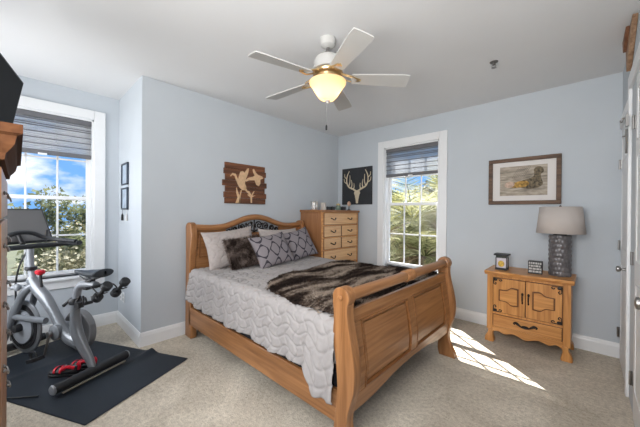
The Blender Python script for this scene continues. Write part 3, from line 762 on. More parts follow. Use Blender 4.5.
# table lamp
LX, LY, LZ = -.188, 3.69, NH+.001
lp = thing('table_lamp', 'ribbed smoky glass table lamp with a linen drum shade on the cabinet', 'lamp', (LX, LY, LZ))
b = B(); nseg = 40; ht = .40
def lamp_r(th, z):
    a = th*16/2; k_ = z/.045
    return .086 + .005*abs(math.sin(a+PI*.5*(int(k_) % 2)))*math.sin(PI*(k_ % 1))
b.grid(120, 70, lambda i, j: (LX+lamp_r(2*PI*i, j*ht)*math.cos(2*PI*i), LY+lamp_r(2*PI*i, j*ht)*math.sin(2*PI*i), LZ+j*ht))
b.lathe([(0, 0), (.082, 0)], (LX, LY, LZ), 40); b.lathe([(.082, 0), (0, .001)], (LX, LY, LZ+ht), 40)
b.build('lamp_body', mat('smoky_ribbed_glass', (.13, .122, .125), .3, .2, var=.35, scale=14), lp)
B().lathe([(0, 0), (.055, 0), (.05, .012), (.022, .018), (.02, .035), (.008, .04), (.008, .27), (0, .27)], (LX, LY, LZ+ht), 24).build('lamp_neck', IRON, lp)
sh = B().lathe([(.190, 0), (.163, .262)], (LX, LY, LZ+ht+.018), 56)
sh.f = [f for f in sh.f if len(f) == 4]
m, t, b = new_mat('linen_shade'); LIN = m
b.inputs['Base Color'].default_value = (.52, .47, .44, 1); b.inputs['Roughness'].default_value = .9
wv = N(t, 'ShaderNodeTexNoise', Scale=260.0, Detail=2.0); bp = N(t, 'ShaderNodeBump', Strength=.4, Distance=.002); co = t.nodes.new('ShaderNodeTexCoord')
t.links.new(co.outputs['Object'], wv.inputs['Vector']); t.links.new(wv.outputs['Fac'], bp.inputs['Height']); t.links.new(bp.outputs[0], b.inputs['Normal'])
so = sh.build('lamp_shade', LIN, lp, solid=.003)
B().lathe([(0, 0), (.006, 0), (.013, .012), (.008, .022), (0, .028)], (LX, LY, LZ+ht+.27), 14).build('finial', IRON, lp)

# candle lantern
CX_, CY_, CZ_ = -.665, 3.62, NH+.001
cn = thing('candle_holder', 'black framed square glass candle jar at the left of the cabinet top', 'candle', (CX_, CY_, CZ_))
B().box(CX_-.055, CX_+.055, CY_-.055, CY_+.055, CZ_, CZ_+.022).build('base', BLACK, cn, bevel=.003)
B().box(CX_-.068, CX_+.068, CY_-.068, CY_+.068, CZ_+.155, CZ_+.172).build('lid', BLACK, cn, bevel=.003)
B().box(CX_-.05, CX_+.05, CY_-.05, CY_+.05, CZ_+.130, CZ_+.155).build('dark_band', mat('black_green', (.02, .03, .02), .3), cn, bevel=.002)
b = B()
for sx in (-1, 1):
    for sy in (-1, 1): b.box(CX_+sx*.049-.003, CX_+sx*.049+.003, CY_+sy*.049-.003, CY_+sy*.049+.003, CZ_+.02, CZ_+.135)
b.build('frame_rods', BLACK, cn)
B().box(CX_-.047, CX_+.047, CY_-.047, CY_+.047, CZ_+.022, CZ_+.13).build('wax', mat('pale_lilac_wax', (.62, .57, .62), .5), cn, bevel=.006)
B().ball((CX_, CY_-.048, CZ_+.068), (.03, .004, .034), 24).build('yellow_label', mat('mustard_print', (.62, .40, .06), .6, var=.3, scale=60), cn)
# word block
BX, BY = -.375, 3.62
bk = thing('word_block', 'small black block with pale lettering between the candle and the lamp', 'sign', (BX, BY, CZ_))
B().box(BX-.058, BX+.058, BY-.03, BY+.03, CZ_, CZ_+.128).build('block', BLACK, bk, bevel=.003)
b = B(); rnd = random.Random(5)
for r_i in range(4):
    z = CZ_+.014+r_i*.028; x = BX-.05
    while x < BX+.045:
        w = rnd.choice((.010, .018, .026)); w = min(w, BX+.052-x)
        b.box(x, x+w, BY-.032, BY-.0295, z, z+.019); x += w+.005
b.build('pale_lettering', mat('pale_letter_paint', (.5, .5, .48), .6), bk)

# ------------------------------------------------------------------ wall art
# plank picture with birds, on the left wall
AY0, AY1, AZ0, AZ1 = 1.72, 2.34, 1.465, 1.975
art = thing('plank_duck_art', 'dark rustic plank picture with tan flying duck silhouettes above the bed', 'picture', (XW, (AY0+AY1)/2, AZ0))
PLK = [wood('charred_plank_%d' % i, 'y', (.045, .018, .010), (.23, .085, .035), .6, .7) for i in range(2)]
ends = [(.02, .97), (-.0, 1.0), (.03, .96), (-.03, 1.02), (.03, .965), (.0, 1.01), (.02, .985)]
nP = len(ends); hP = (AZ1-AZ0)/nP
for k_, (e0, e1) in enumerate(ends):
    z1 = AZ1-k_*hP
    B().box(XW+.002, XW+.022, AY0+e0*.62, AY0+e1*.62, z1-hP+.0015, z1-.0015).build('plank', PLK[k_ % 2], art, bevel=.002)
TAN = mat('tan_cutout', (.66, .44, .26), .6, var=.12, scale=30)
def mapz(zx, zy):
    top = 78+(zx-105)*.176; bot = 368+(zx-105)*.07
    u = (zx-95)/310; v = (bot-zy)/(bot-top)
    return (AY0+u*(AY1-AY0), AZ0+v*(AZ1-AZ0))
d1 = [(133, 178), (150, 158), (172, 165), (182, 190), (188, 205), (198, 175), (205, 152), (222, 148), (236, 160), (255, 132), (268, 130), (262, 165), (245, 205), (238, 235), (250, 262), (238, 282), (218, 280), (200, 262), (186, 235), (172, 200), (165, 180), (150, 172), (140, 182)]
d2 = [(240, 215), (262, 196), (300, 190), (312, 182), (300, 160), (296, 140), (306, 136), (318, 160), (335, 178), (372, 192), (380, 206), (356, 214), (358, 240), (345, 258), (325, 248), (312, 216), (270, 214), (248, 222)]
reeds = [[(172, 370), (205, 372), (200, 320), (186, 285), (180, 262), (176, 262), (178, 300), (186, 330)], [(195, 372), (203, 372), (208, 320), (216, 280), (208, 282), (200, 320)],
         [(283, 372), (293, 373), (292, 335), (320, 322), (296, 322), (312, 290), (300, 298), (288, 318), (270, 290), (258, 286), (268, 312), (255, 314), (280, 334)], [(232, 272), (262, 305), (276, 318), (258, 290), (245, 262)]]
b = B()
for poly in [d1, d2]+reeds: b.prism([mapz(*q) for q in poly], 'x', XW+.022, XW+.028)
b.build('duck_silhouettes', TAN, art, smooth=False)

# antler canvas on the far wall
QX0, QX1, QZ0, QZ1 = -3.125, -2.52, 1.50, 2.12
ac = thing('antler_canvas', 'black square canvas with a tan deer skull and antlers', 'picture', ((QX0+QX1)/2, YW, QZ0))
B().box(QX0, QX1, YW-.03, YW-.001, QZ0, QZ1).build('canvas', mat('charcoal_canvas', (.022, .024, .028), .7, var=.15), ac, bevel=.003)
b = B(); cxq, czq = (QX0+QX1)/2+.02, QZ0+.14; yq = YW-.034
BONE = mat('bone_paint', (.62, .53, .38), .6, var=.08)
b.prism([(cxq+q[0], czq+q[1]) for q in [(-.018, -.12), (.018, -.12), (.026, -.06), (.045, .02), (.062, .055), (.045, .085), (.02, .10), (-.02, .10), (-.045, .085), (-.062, .055), (-.045, .02), (-.026, -.06)]], 'y', yq-.002, yq+.005)
def ant(pts, r0_, r1_):
    p = cat([(cxq+q[0], yq, czq+q[1]) for q in pts], 5); n = len(p)
    b.tube(p, [r0_+(r1_-r0_)*i/(n-1) for i in range(n)], 8)
for s in (-1, 1):
    ant([(s*.03, .09), (s*.08, .12), (s*.17, .16), (s*.215, .24), (s*.21, .34), (s*.165, .43)], .017, .006)
    ant([(s*.075, .118), (s*.06, .16), (s*.065, .22)], .010, .004)
    ant([(s*.12, .14), (s*.105, .20), (s*.12, .28)], .011, .004)
    ant([(s*.175, .165), (s*.15, .24), (s*.15, .36)], .011, .004)
    ant([(s*.205, .22), (s*.26, .25), (s*.275, .31)], .010, .004)
    ant([(s*.213, .30), (s*.26, .34), (s*.262, .39)], .009, .004)
b.build('skull_and_antlers', BONE, ac)

# framed decoy duck print on the far wall
PX0, PX1, PZ0, PZ1 = -.863, -.192, 1.472, 2.003
fp_ = thing('framed_duck_print', 'brown wood framed print of a duck decoy with white mat', 'picture', ((PX0+PX1)/2, YW, PZ0))
FRW = wood('barn_frame', 'x', (.05, .027, .016), (.16, .088, .05), .6); fw = .042
b = B()
for q in ((PX0, PX1, PZ0, PZ0+fw), (PX0, PX1, PZ1-fw, PZ1), (PX0, PX0+fw, PZ0+fw, PZ1-fw), (PX1-fw, PX1, PZ0+fw, PZ1-fw)): b.box(q[0], q[1], YW-.034, YW-.001, q[2], q[3])
b.build('frame', FRW, fp_, bevel=.005)
B().box(PX0+fw, PX1-fw, YW-.014, YW-.002, PZ0+fw, PZ1-fw).build('mat_board', mat('ivory_mat', (.72, .69, .67), .8), fp_)
ix0, ix1, iz0, iz1 = PX0+.115, PX1-.115, PZ0+.10, PZ1-.095
pt_ = B().box(ix0, ix1, YW-.017, YW-.0135, iz0, iz1).build('print', mat('driftwood_print', (.36, .31, .25), .7, var=.5, scale=11, stretch=(1.0, 1, 4)), fp_)
yy = YW-.0185
def el(b, cx, cz, rx, rz, a=0, k_=22, dy=0): b.prism([(cx+rx*math.cos(2*PI*i/k_)*math.cos(a)-rz*math.sin(2*PI*i/k_)*math.sin(a), cz+rx*math.cos(2*PI*i/k_)*math.sin(a)+rz*math.sin(2*PI*i/k_)*math.cos(a)) for i in range(k_)], 'y', yy-dy, YW-.017-dy*.9)
W_, H_ = ix1-ix0, iz1-iz0
b = B(); b.prism(cat([(ix0+q[0]*W_, iz0+q[1]*H_) for q in [(.42, .30), (.60, .22), (.80, .24), (.91, .36), (.88, .56), (.87, .68), (.93, .76), (.90, .90), (.80, .94), (.73, .84), (.74, .68), (.68, .58), (.52, .52), (.42, .44)]], 4, True), 'y', yy, YW-.017); b.build('duck_dark_body', mat('decoy_dark', (.13, .10, .06), .7, var=.9, scale=42), pt_)
b = B(); el(b, ix0+.47*W_, iz0+.38*H_, .075, .038, .1, dy=.001); el(b, ix0+.33*W_, iz0+.36*H_, .06, .032, -.15, dy=.0012); b.build('duck_mustard_feathers', mat('decoy_mustard', (.42, .24, .05), .7, var=.75, scale=38), pt_)
b = B(); el(b, ix0+.22*W_, iz0+.38*H_, .05, .035, .2, dy=.0015); b.build('duck_pale_tail', mat('decoy_pink', (.50, .36, .28), .7, var=.3, scale=40), pt_)
b = B()
for q in range(7):
    a_ = .25+.012*q; x_ = ix0+(.35+.04*q)*W_; b.box(x_-.0015, x_+.0015, yy-.0005, YW-.017, iz0+.58*H_, iz0+.98*H_, Ry(.5))
b.build('reed_lines', mat('reed_lines', (.10, .085, .07), .7), pt_)

# double framed hanging pictures on the narrow wall
hx, hy = -3.84, YJ
ROD = mat('blue_black_frame', (.03, .045, .07), .4)
hp_ = thing('double_picture_hanger', 'tall blue-black double picture frame with tassels on the narrow wall', 'picture', (hx, hy, 1.27))
for z0, z1 in ((1.655, 1.905), (1.375, 1.625)):
    b = B(); w = .13
    for q in ((-w, w, z0, z0+.018), (-w, w, z1-.018, z1), (-w, -w+.018, z0, z1), (w-.018, w, z0, z1)): b.box(hx+q[0], hx+q[1], hy-.022, hy-.001, q[2], q[3])
    f_ = b.build('frame', ROD, hp_, bevel=.003)
    B().box(hx-w+.015, hx+w-.015, hy-.010, hy-.002, z0+.015, z1-.015).build('print', mat('blue_white_print', (.42, .50, .60), .3, var=.35, scale=10), f_)
b = B().box(hx-.11, hx+.11, hy-.012, hy-.002, 1.62, 1.66); b.build('link_bar', mat('pale_link', (.55, .62, .70), .5), hp_)
for dx, c_ in ((-.10, (.02, .02, .02)), (.09, (.6, .6, .6))):
    B().tube([(hx+dx, hy-.012, 1.375), (hx+dx, hy-.012, 1.33)], .002, 6).tube([(hx+dx, hy-.012, 1.33), (hx+dx, hy-.012, 1.31), (hx+dx, hy-.012, 1.25)], [.004, .011, .013], 10).build('tassel', mat('tassel_%d' % int(dx*100), c_, .8), hp_)

# ------------------------------------------------------------------ ceiling fan
FXc, FYc = -1.487, 1.66
fan = thing('ceiling_fan', 'white five-blade ceiling fan with lit alabaster bowl', 'ceiling fan', (FXc, FYc, ZC))
FW = mat('fan_white', (.50, .495, .48), .4); BRASS = mat('antique_brass', (.62, .45, .24), .3, .85, var=.2, scale=20)
c0 = (FXc, FYc, 0)
B().lathe([(0, ZC), (.062, ZC), (.062, ZC-.012), (.056, ZC-.05), (.03, ZC-.068), (0, ZC-.068)], c0, 32).build('canopy', FW, fan)
B().tube([(FXc, FYc, ZC-.06), (FXc, FYc, 2.57)], .013, 14).lathe([(.013, 2.625), (.026, 2.615), (.026, 2.60), (.016, 2.59)], c0, 20).build('downrod', STEEL, fan)
B().lathe([(0, 2.595), (.05, 2.59), (.095, 2.568), (.108, 2.54), (.108, 2.495), (.118, 2.48), (.118, 2.47), (.05, 2.462), (0, 2.462)], c0, 40).build('motor_housing', FW, fan)
B().lathe([(0, 2.462), (.112, 2.462), (.120, 2.450), (.115, 2.438), (.085, 2.430), (.08, 2.405), (.10, 2.398), (.128, 2.392), (.132, 2.380), (.118, 2.372), (0, 2.372)], c0, 40).build('switch_housing', BRASS, fan)
for kk in range(5):
    A_ = math.radians(-100.7+72*kk); R_ = Rz(A_)
    def T3(x, y, z):
        q = R_ @ Vector((x, y, 0)); return (FXc+q.x, FYc+q.y, z)
    L0, L1 = .19, .628
    prof_ = cat([(L0, -.045), (L0+.03, -.052), (L1-.10, -.068), (L1-.015, -.066), (L1, -.052), (L1, .052), (L1-.015, .066), (L1-.10, .068), (L0+.03, .052), (L0, .045)], 3, closed=True)
    tilt = -math.tan(math.radians(12))
    b = B(); n = len(prof_)
    vv = [T3(x, y, 2.405-(x-L0)*.03+y*tilt) for x, y in prof_]+[T3(x, y, 2.413-(x-L0)*.03+y*tilt) for x, y in prof_]
    b.add(vv, [tuple(reversed(range(n))), tuple(range(n, 2*n))]+[(i, (i+1) % n, n+(i+1) % n, n+i) for i in range(n)])
    bl = b.build('blade', FW, fan, ang=30)
    b = B()
    for s in (-1, 1):
        p = cat([(.085, s*.012, 2.45), (.12, s*.035, 2.43), (.17, s*.045, 2.412), (.21, s*.03, 2.405), (.25, s*.012, 2.400)], 5)
        b.tube([T3(*q) for q in p], .006, 8)
    b.tube([T3(.09, 0, 2.45), T3(.26, 0, 2.398)], .006, 8); b.lathe([(0, 0), (.014, 0), (.012, .006), (0, .008)], T3(.24, 0, 2.397), 12)
    b.build('blade_iron', BRASS, bl)
# bowl
m, t, b = new_mat('lit_alabaster'); BOWL = m
b.inputs['Base Color'].default_value = (.9, .74, .55, 1); b.inputs['Roughness'].default_value = .4
b.inputs['Transmission Weight'].default_value = 0.0
tlb = t.nodes.new('ShaderNodeBsdfTranslucent'); tlb.inputs[0].default_value = (1.0, .90, .74, 1)
mxs = t.nodes.new('ShaderNodeMixShader'); mxs.inputs[0].default_value = .75
out = t.nodes['Material Output']; t.links.new(b.outputs[0], mxs.inputs[1]); t.links.new(tlb.outputs[0], mxs.inputs[2]); t.links.new(mxs.outputs[0], out.inputs[0])
sh = B().lathe([(.128, 2.384), (.143, 2.380), (.141, 2.368), (.122, 2.345), (.100, 2.310), (.078, 2.275), (.055, 2.250), (.03, 2.240), (.006, 2.237)], c0, 48); sh.f = [f for f in sh.f if len(f) == 4]
sh.build('glass_bowl', BOWL, fan, solid=.003)
B().lathe([(.0, 2.240), (.020, 2.238), (.017, 2.230), (.008, 2.224), (.010, 2.216), (0, 2.208)], c0, 18).build('bowl_finial', FW, fan)
for s in (-1, 1):
    B().ball((FXc+s*.055*math.cos(YAW), FYc+s*.055*math.sin(YAW), 2.325), .022, 14).build('light_bulb', mat('lit_bulb', (1, .8, .5), .5, emit=((1, .80, .56), 30)), fan)
ch = B().tube([(FXc-.01, FYc, 2.215), (FXc-.01, FYc, 2.05)], .0018, 6).build('pull_chain', STEEL, fan)
B().lathe([(0, 0), (.007, .002), (.008, .03), (.004, .042), (0, .044)], (FXc-.01, FYc, 2.008), 12).build('chain_knob', BLACK, ch)

# ceiling sprinkler
sp_ = thing('ceiling_sprinkler', 'small dark metal sprinkler head on the white ceiling', 'sprinkler', (-.612, 2.906, ZC))
B().lathe([(0, ZC), (.034, ZC), (.030, ZC-.006), (.012, ZC-.010), (.011, ZC-.028), (0, ZC-.028)], (-.612, 2.906, 0), 20).build('body', mat('grey_metal', (.18, .17, .16), .4, .8), sp_)
b = B().lathe([(0, ZC-.050), (.02, ZC-.050), (.02, ZC-.053), (0, ZC-.053)], (-.612, 2.906, 0), 16)
for s in (-1, 1): b.tube([(-.612+s*.010, 2.906, ZC-.026), (-.612+s*.016, 2.906, ZC-.04), (-.612, 2.906, ZC-.051)], .003, 6)
b.build('deflector', STEEL, sp_)

# ------------------------------------------------------------------ chest with television at the left edge
HX0, HX1, HY0, HY1, HH = -2.20, -1.35, -.60, -.036, 1.63
hc = thing('chest_of_drawers', 'tall cherry wood chest at the left edge with crown moulding', 'chest', ((HX0+HX1)/2, (HY0+HY1)/2, 0))
B().box(HX0, HX1, HY0, HY1-.014, .06, HH-.11).build('carcass', DARKW, hc, bevel=.004)
crown = [(0, 0), (.008, 0), (.012, .02), (.024, .034), (.034, .048), (.04, .075), (.056, .082), (.056, .11), (0, .11)]
b = B(); z0 = HH-.11
for (q0, q1) in zip(crown, crown[1:]):
    o0, o1 = q0[0]*.84, q1[0]*.84
    if q1[1] == q0[1]: continue
    p = lambda o_: [(HX0-o_, HY0), (HX1+o_, HY0), (HX1+o_, HY1+o_), (HX0-o_, HY1+o_)]
    vv = [(x, y, z0+q0[1]) for x, y in p(o0)]+[(x, y, z0+q1[1]) for x, y in p(o1)]
    b.add(vv, [(3, 2, 1, 0), (4, 5, 6, 7)]+[(i, (i+1) % 4, 4+(i+1) % 4, 4+i) for i in range(4)])
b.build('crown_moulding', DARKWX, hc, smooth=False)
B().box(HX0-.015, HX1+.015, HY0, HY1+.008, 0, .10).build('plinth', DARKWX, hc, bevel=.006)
rows = [(1.33, 1.50), (1.13, 1.315), (.90, 1.115), (.66, .885), (.40, .645), (.12, .385)]
for z0, z1 in rows:
    d_ = B().box(HX0+.02, HX1-.02, HY1-.016, HY1, z0, z1).build('drawer', DARKW, hc, bevel=.004)
    for xh in (HX0+.18, HX1-.20):
        attach(bail_pull(.05), (xh, HY1+.001, (z0+z1)/2), Rz(PI/2) @ Matrix.Diagonal((.55, .7, .8))).build('drawer_pull', STEEL, d_)
# television, tilted forward and turned toward the bed
TX = Vector((-3.0, .028, 2.288)); dirx = Vector((.9785, -.2063, 0)); down = Vector((-.012, -.0575, -.339)).normalized()
nrm_ = dirx.cross(down).normalized()
if nrm_.y < 0: nrm_ = -nrm_
tvw = 1.04
tv = thing('television', 'black flat television tilted down over the tall chest', 'television', tuple(TX+dirx*.5+down*.25-nrm_*.03))
def slab(p0, a, w, d, h_, n, th):
    q = [p0, p0+a*w, p0+a*w+d*h_, p0+d*h_]; vv = q+[x-n*th for x in q]
    return B().add(vv, [(0, 1, 2, 3), (7, 6, 5, 4), (0, 4, 5, 1), (1, 5, 6, 2), (2, 6, 7, 3), (3, 7, 4, 0)])
tvh = .60
slab(TX, dirx, tvw, down, tvh, nrm_, .045).build('housing', BLACK, tv, bevel=.004)
slab(TX+dirx*.012+down*.012+nrm_*.001, dirx, tvw-.024, down, tvh-.024, nrm_, .003).build('screen', TVM, tv)
# ------------------------------------------------------------------ exercise mat, bike, shoes, dumbbells
MO = Vector((-2.4815, .687, 0)); du = Vector((-.895, -.446, 0)); dv = Vector((-.426, -.905, 0)).normalized()
# mat corners: (-2.666,1.079) back right, (-2.297,.295) front right
pBR = Vector((-2.666, 1.079, 0)); pFR = Vector((-2.297, .295, 0))
def mat_fn(i, j, lift):
    p = pBR.lerp(pFR, j) + du*(1.56*i)
    d2 = ((i*1.56-.42)/.045)**2; z = .034*math.exp(-d2)*max(0, 1-j/.34)**1.5
    d3 = ((i*1.56-1.0-.1*j)/.04)**2; z += .008*math.exp(-d3)*j
    return (p.x, p.y, .002+lift+z)
b = B().grid(110, 40, lambda i, j: mat_fn(i, 1-j, .006)); b.grid(110, 40, lambda i, j: mat_fn(i, j, 0))
n_, k_ = 110, 40
MATM = mat('blue_black_rubber', (.016, .022, .031), .5, var=.12, scale=5, bump=.15, bscale=400, spec=.3)
o = b.build('exercise_mat', MATM, ang=60)
tag(recenter(o, (-3.2, .40, 0)), 'blue-black rubber exercise mat with a raised ripple under the bike', 'mat')

bike = thing('exercise_bike', 'grey upright exercise bike with dark screen standing on the rubber mat', 'exercise bike', (0, 0, 0))
GREY = mat('satin_grey_frame', (.19, .205, .225), .3, .3, var=.06); LG = mat('light_grey_plastic', (.26, .28, .31), .35); RUB = mat('black_rubber', (.018, .02, .024), .5)
RED = mat('signal_red', (.62, .012, .03), .35)
MT = .010
# stabilisers
b = B().tube([(0, -.275, .048+MT), (0, .275, .048+MT)], .036, 20); st = b.build('rear_stabiliser', RUB, bike, bevel=.004)
for s in (-1, 1): part_label(B().lathe([(.0, -.012), (.03, -.010), (.037, 0), (.03, .010), (0, .012)], (0, s*.278, .048+MT), 20, 'y').build('end_cap', LG, st), 'grey end cap')
B().tube([(-.035, -.24, .012+MT), (-.035, .24, .012+MT)], .007, 8).build('sole_strip', mat('pale_rubber', (.3, .27, .22), .6), st)
b = B().tube([(1.15, -.275, .048+MT), (1.15, .275, .048+MT)], .036, 20); st2 = b.build('front_stabiliser', RUB, bike)
for s in (-1, 1): B().lathe([(.0, -.012), (.033, -.010), (.037, 0), (.033, .010), (0, .012)], (1.15, s*.278, .048+MT), 20, 'y').build('end_cap', LG, st2)
# frame
fr_ = B()
def ft(pts, r, y=0, sy=.8, n=16):
    p = cat([(q[0], y+(q[2] if len(q) > 2 else 0), q[1]) for q in pts], 6)
    if isinstance(r, (list, tuple)):
        rr = cat([(q,) for q in r], 6); rr = [q[0] for q in rr]
    else: rr = r
    fr_.tube(p, rr, n, sy)
ft([(.01, .07), (.06, .15), (.14, .24), (.205, .35), (.225, .48), (.215, .60)], [.030, .036, .046, .05, .042, .038])
ft([(.81, .74), (.72, .66), (.60, .575), (.48, .455), (.40, .36), (.30, .28), (.17, .25)], [.045, .052, .052, .045, .05, .05, .045])
for y in (-.055, .055): ft([(.74, .70, -y*.8), (.83, .62, -y*.2), (.92, .45), (1.02, .27), (1.12, .11), (1.15, .06)], [.03, .034, .030, .026, .026, .026], y)
ft([(.93, .40, -.0), (.80, .405), (.66, .41), (.50, .42)], .026, .055)
fr_.build('main_frame', GREY, bike)
B().tube(cat([(.215, 0, .575), (.205, 0, .66), (.185, 0, .715), (.13, 0, .748), (.04, 0, .755), (-.02, 0, .755)], 6), .029, 16).build('seat_post', LG, bike)
B().lathe([(.046, -.02), (.05, -.012), (.05, .02), (.042, .03)], (.215, 0, .60), 20).build('post_collar', RUB, bike)
B().tube([(.24, 0, .62), (.275, .02, .60), (.32, .03, .56)], [.012, .010, .014], 10).build('seat_lever', RUB, bike)
# saddle
def sad(i, j):
    th = 2*PI*j; s = i
    x = .235-.36*s; w = .022+.068*max(0, (s-.25)/.75)**1.1 if s > .25 else .022
    w *= math.sin(PI*min(1, s*3+.12)/2) if s < .3 else 1
    if s > .93: w *= math.sqrt(max(0, 1-((s-.93)/.07)**2))*.9+.1
    if s < .03: w *= .6
    zc = .838+.012*(abs(s-.5)*2)**2+(.014*s)
    return (x, w*math.cos(th), zc+(.032 if math.sin(th) > 0 else .034)*math.sin(th)*(.35+.65*min(1, w/.05)))
b = B().grid(30, 24, sad); b.build('saddle', mat('dark_saddle', (.022, .03, .038), .4), bike)
B().tube([(.14, .02, .822), (.05, .02, .785), (-.06, .025, .825)], .005, 8).tube([(.14, -.02, .822), (.05, -.02, .785), (-.06, -.025, .825)], .005, 8).box(.02, .08, -.02, .02, .765, .80).build('saddle_rails', BLACK, bike)
# neck + bars
B().tube(cat([(.775, 0, .70), (.80, 0, .78), (.825, 0, .88), (.83, 0, .99), (.83, 0, 1.03)], 6), .032, 16, .8).build('handlebar_post', LG, bike)
B().lathe([(.040, -.015), (.044, 0), (.040, .015)], (.812, 0, .835), 20).build('post_collar', RUB, bike)
b = B().tube(cat([(.60, .262, 1.05), (.66, .268, 1.045), (.75, .25, 1.04), (.79, .15, 1.035), (.80, 0, 1.035), (.79, -.15, 1.035), (.75, -.25, 1.04), (.66, -.268, 1.045), (.60, -.262, 1.05)], 6), .023, 14)
b.tube(cat([(.64, .255, 1.062), (.78, .235, 1.07), (.90, .16, 1.09), (.93, .08, 1.14), (.935, 0, 1.155), (.93, -.08, 1.14), (.90, -.16, 1.09), (.78, -.235, 1.07), (.64, -.255, 1.062)], 7), .020, 14)
b.build('handlebars', RUB, bike)
# screen
sb = Vector((.975, 0, 1.055)); stp = Vector((1.16, 0, 1.375)); dz_ = (stp-sb).normalized(); nn = Vector((-dz_.z, 0, dz_.x)); hh_ = (stp-sb).length
def sslab(y0, y1, a0, a1, n0, n1):
    vv = [sb+Vector((0, y, 0))+dz_*a+nn*n for y in (y0, y1) for a in (a0, a1) for n in (n0, n1)]
    return B().add(vv, [(0, 1, 3, 2), (4, 6, 7, 5), (0, 4, 5, 1), (2, 3, 7, 6), (0, 2, 6, 4), (1, 5, 7, 3)])
sc_o = sslab(-.262, .262, 0, hh_, -.03, 0).build('screen_housing', BLACK, bike, bevel=.006)
part_label(sslab(-.247, .247, .018, hh_-.018, -.001, .0015).build('screen_glass', mat('screen_grey_reflection', (.13, .125, .125), .25), sc_o), 'glossy screen, room reflection painted in grey')  # base grey stands in for the room reflected in the glass
B().tube([(.93, 0, 1.05), (1.01, 0, 1.13)], .02, 10).tube([(.86, -.15, 1.07), (.99, -.21, 1.10), (1.03, -.235, 1.16)], .008, 8).build('screen_bracket', BLACK, bike)
# flywheel
fwc = (.90, 0, .30)
B().lathe([(.0, -.012), (.225, -.012), (.238, -.006), (.238, .006), (.225, .012), (0, .012)], fwc, 56, 'y').build('flywheel', mat('flywheel_grey', (.20, .21, .225), .3, .5), bike)
b = B().lathe([(.175, .012), (.20, .0125), (.20, .0175), (.175, .0175), (.175, .012)], fwc, 56, 'y'); b.build('flywheel_ring', BLACK, bike)
b = B().lathe([(0, .012), (.15, .012), (.148, .026), (.13, .030), (0, .030)], fwc, 48, 'y'); b.build('flywheel_cover', LG, bike)
B().lathe([(0, -.07), (.035, -.07), (.035, .075), (.025, .082), (0, .082)], fwc, 24, 'y').build('axle_hub', BLACK, bike)
# drive cover and crank
B().lathe([(0, -.055), (.06, -.055), (.065, -.04), (.065, .055), (.04, .068), (0, .068)], (.40, 0, .33), 28, 'y').build('bottom_bracket', GREY, bike)
def crank(y, ang_, nm='crank_arm'):
    c = Vector((.40, y, .33)); d = Vector((math.cos(ang_), 0, math.sin(ang_))); e_ = c+d*.20
    o = B().tube([c, c+d*.1, e_], [.017, .012, .013], 12, .6).lathe([(0, -.012), (.022, -.012), (.022, .012), (0, .012)], c, 18, 'y').build(nm, STEEL if y > 0 else BLACK, bike)
    s = 1 if y > 0 else -1
    B().box(e_.x-.045, e_.x+.045, min(e_.y+s*.02, e_.y+s*.10), max(e_.y+s*.02, e_.y+s*.10), e_.z-.014, e_.z+.014, Ry(.3)).tube([e_, e_+Vector((0, s*.1, 0))], .008, 8).tube(cat([e_+Vector((.05, s*.06, -.01)), e_+Vector((.06, s*.06, .04)), e_+Vector((.0, s*.06, .055)), e_+Vector((-.02, s*.06, .015))], 5), .008, 8).build('pedal', BLACK, o, bevel=.003)
crank(.085, math.radians(-72)); crank(-.085, math.radians(108))
# resistance knob, cable, dumbbell rack
b = B().tube([(.66, 0, .64), (.68, 0, .785)], .011, 10); kn = b.build('knob_stem', BLACK, bike)
part_label(B().lathe([(0, -.02), (.018, -.02), (.034, -.006), (.036, .014), (.026, .024), (0, .026)], (.685, 0, .805), 20).build('resistance_knob', RED, kn), 'red resistance knob')
B().tube(cat([(.86, .01, .98), (.92, .03, .85), (.95, .04, .70), (.97, .03, .58), (1.0, .02, .45), (1.06, .02, .30), (1.10, .0, .14)], 6), .007, 8).build('cable', BLACK, bike)
B().ball((.93, .04, .66), (.03, .022, .035), 14).tube([(.90, .0, .66), (.99, .05, .655)], .018, 10).build('brake_housing', LG, bike)
b = B().box(-.06, -.02, -.10, .10, .742, .756)
for y in (-.09, .07):
    b.tube(cat([(-.05, y, .75), (-.10, y, .745), (-.16, y, .69), (-.15, y, .66), (-.10, y, .665)], 5), .005, 8)
    b.tube(cat([(-.13, y-.04, .70), (-.19, y-.04, .72), (-.19, y+.04, .72), (-.13, y+.04, .70)], 5), .004, 8)
b.build('dumbbell_rack', BLACK, bike)
b = B().tube(cat([(.10, .02, .66), (.07, .04, .60), (.10, .06, .575), (.14, .05, .60), (.12, .03, .66)], 5), .008, 8).box(.075, .125, .03, .07, .575, .62)
b.build('cage_strap', BLACK, bike)
BO = Vector((-2.92, .43, 0)); BR = math.atan2(-.425, -.905)
bike.location = BO; bike.rotation_euler.z = BR
def bw(s, t_, z): q = Rz(BR) @ Vector((s, t_, 0)); return Vector((BO.x+q.x, BO.y+q.y, z))
# dumbbells
def dumbbell(label, y):
    p = thing('dumbbell', label, 'dumbbell', (0, 0, 0), None)
    a = Vector((-.115, 0, -.045)); c = Vector((-.0, 0, 0)); d = Vector((-.72, 0, .69)).normalized()
    B().tube([-d*.075, d*.075], .014, 12).build('grip', BLACK, p)
    for s in (-1, 1):
        B().tube([d*s*.045, d*s*.052, d*s*.088, d*s*.095], [.028, .036, .036, .028], 18).build('weight_head', RUB, p)
    p.location = bw(-.175, y, .73); p.rotation_euler.z = BR
    return p
dumbbell('black dumbbell racked behind the saddle, the one nearer the saddle post', .06)
dumbbell('black dumbbell racked behind the saddle, the one nearer the outlets', -.085)
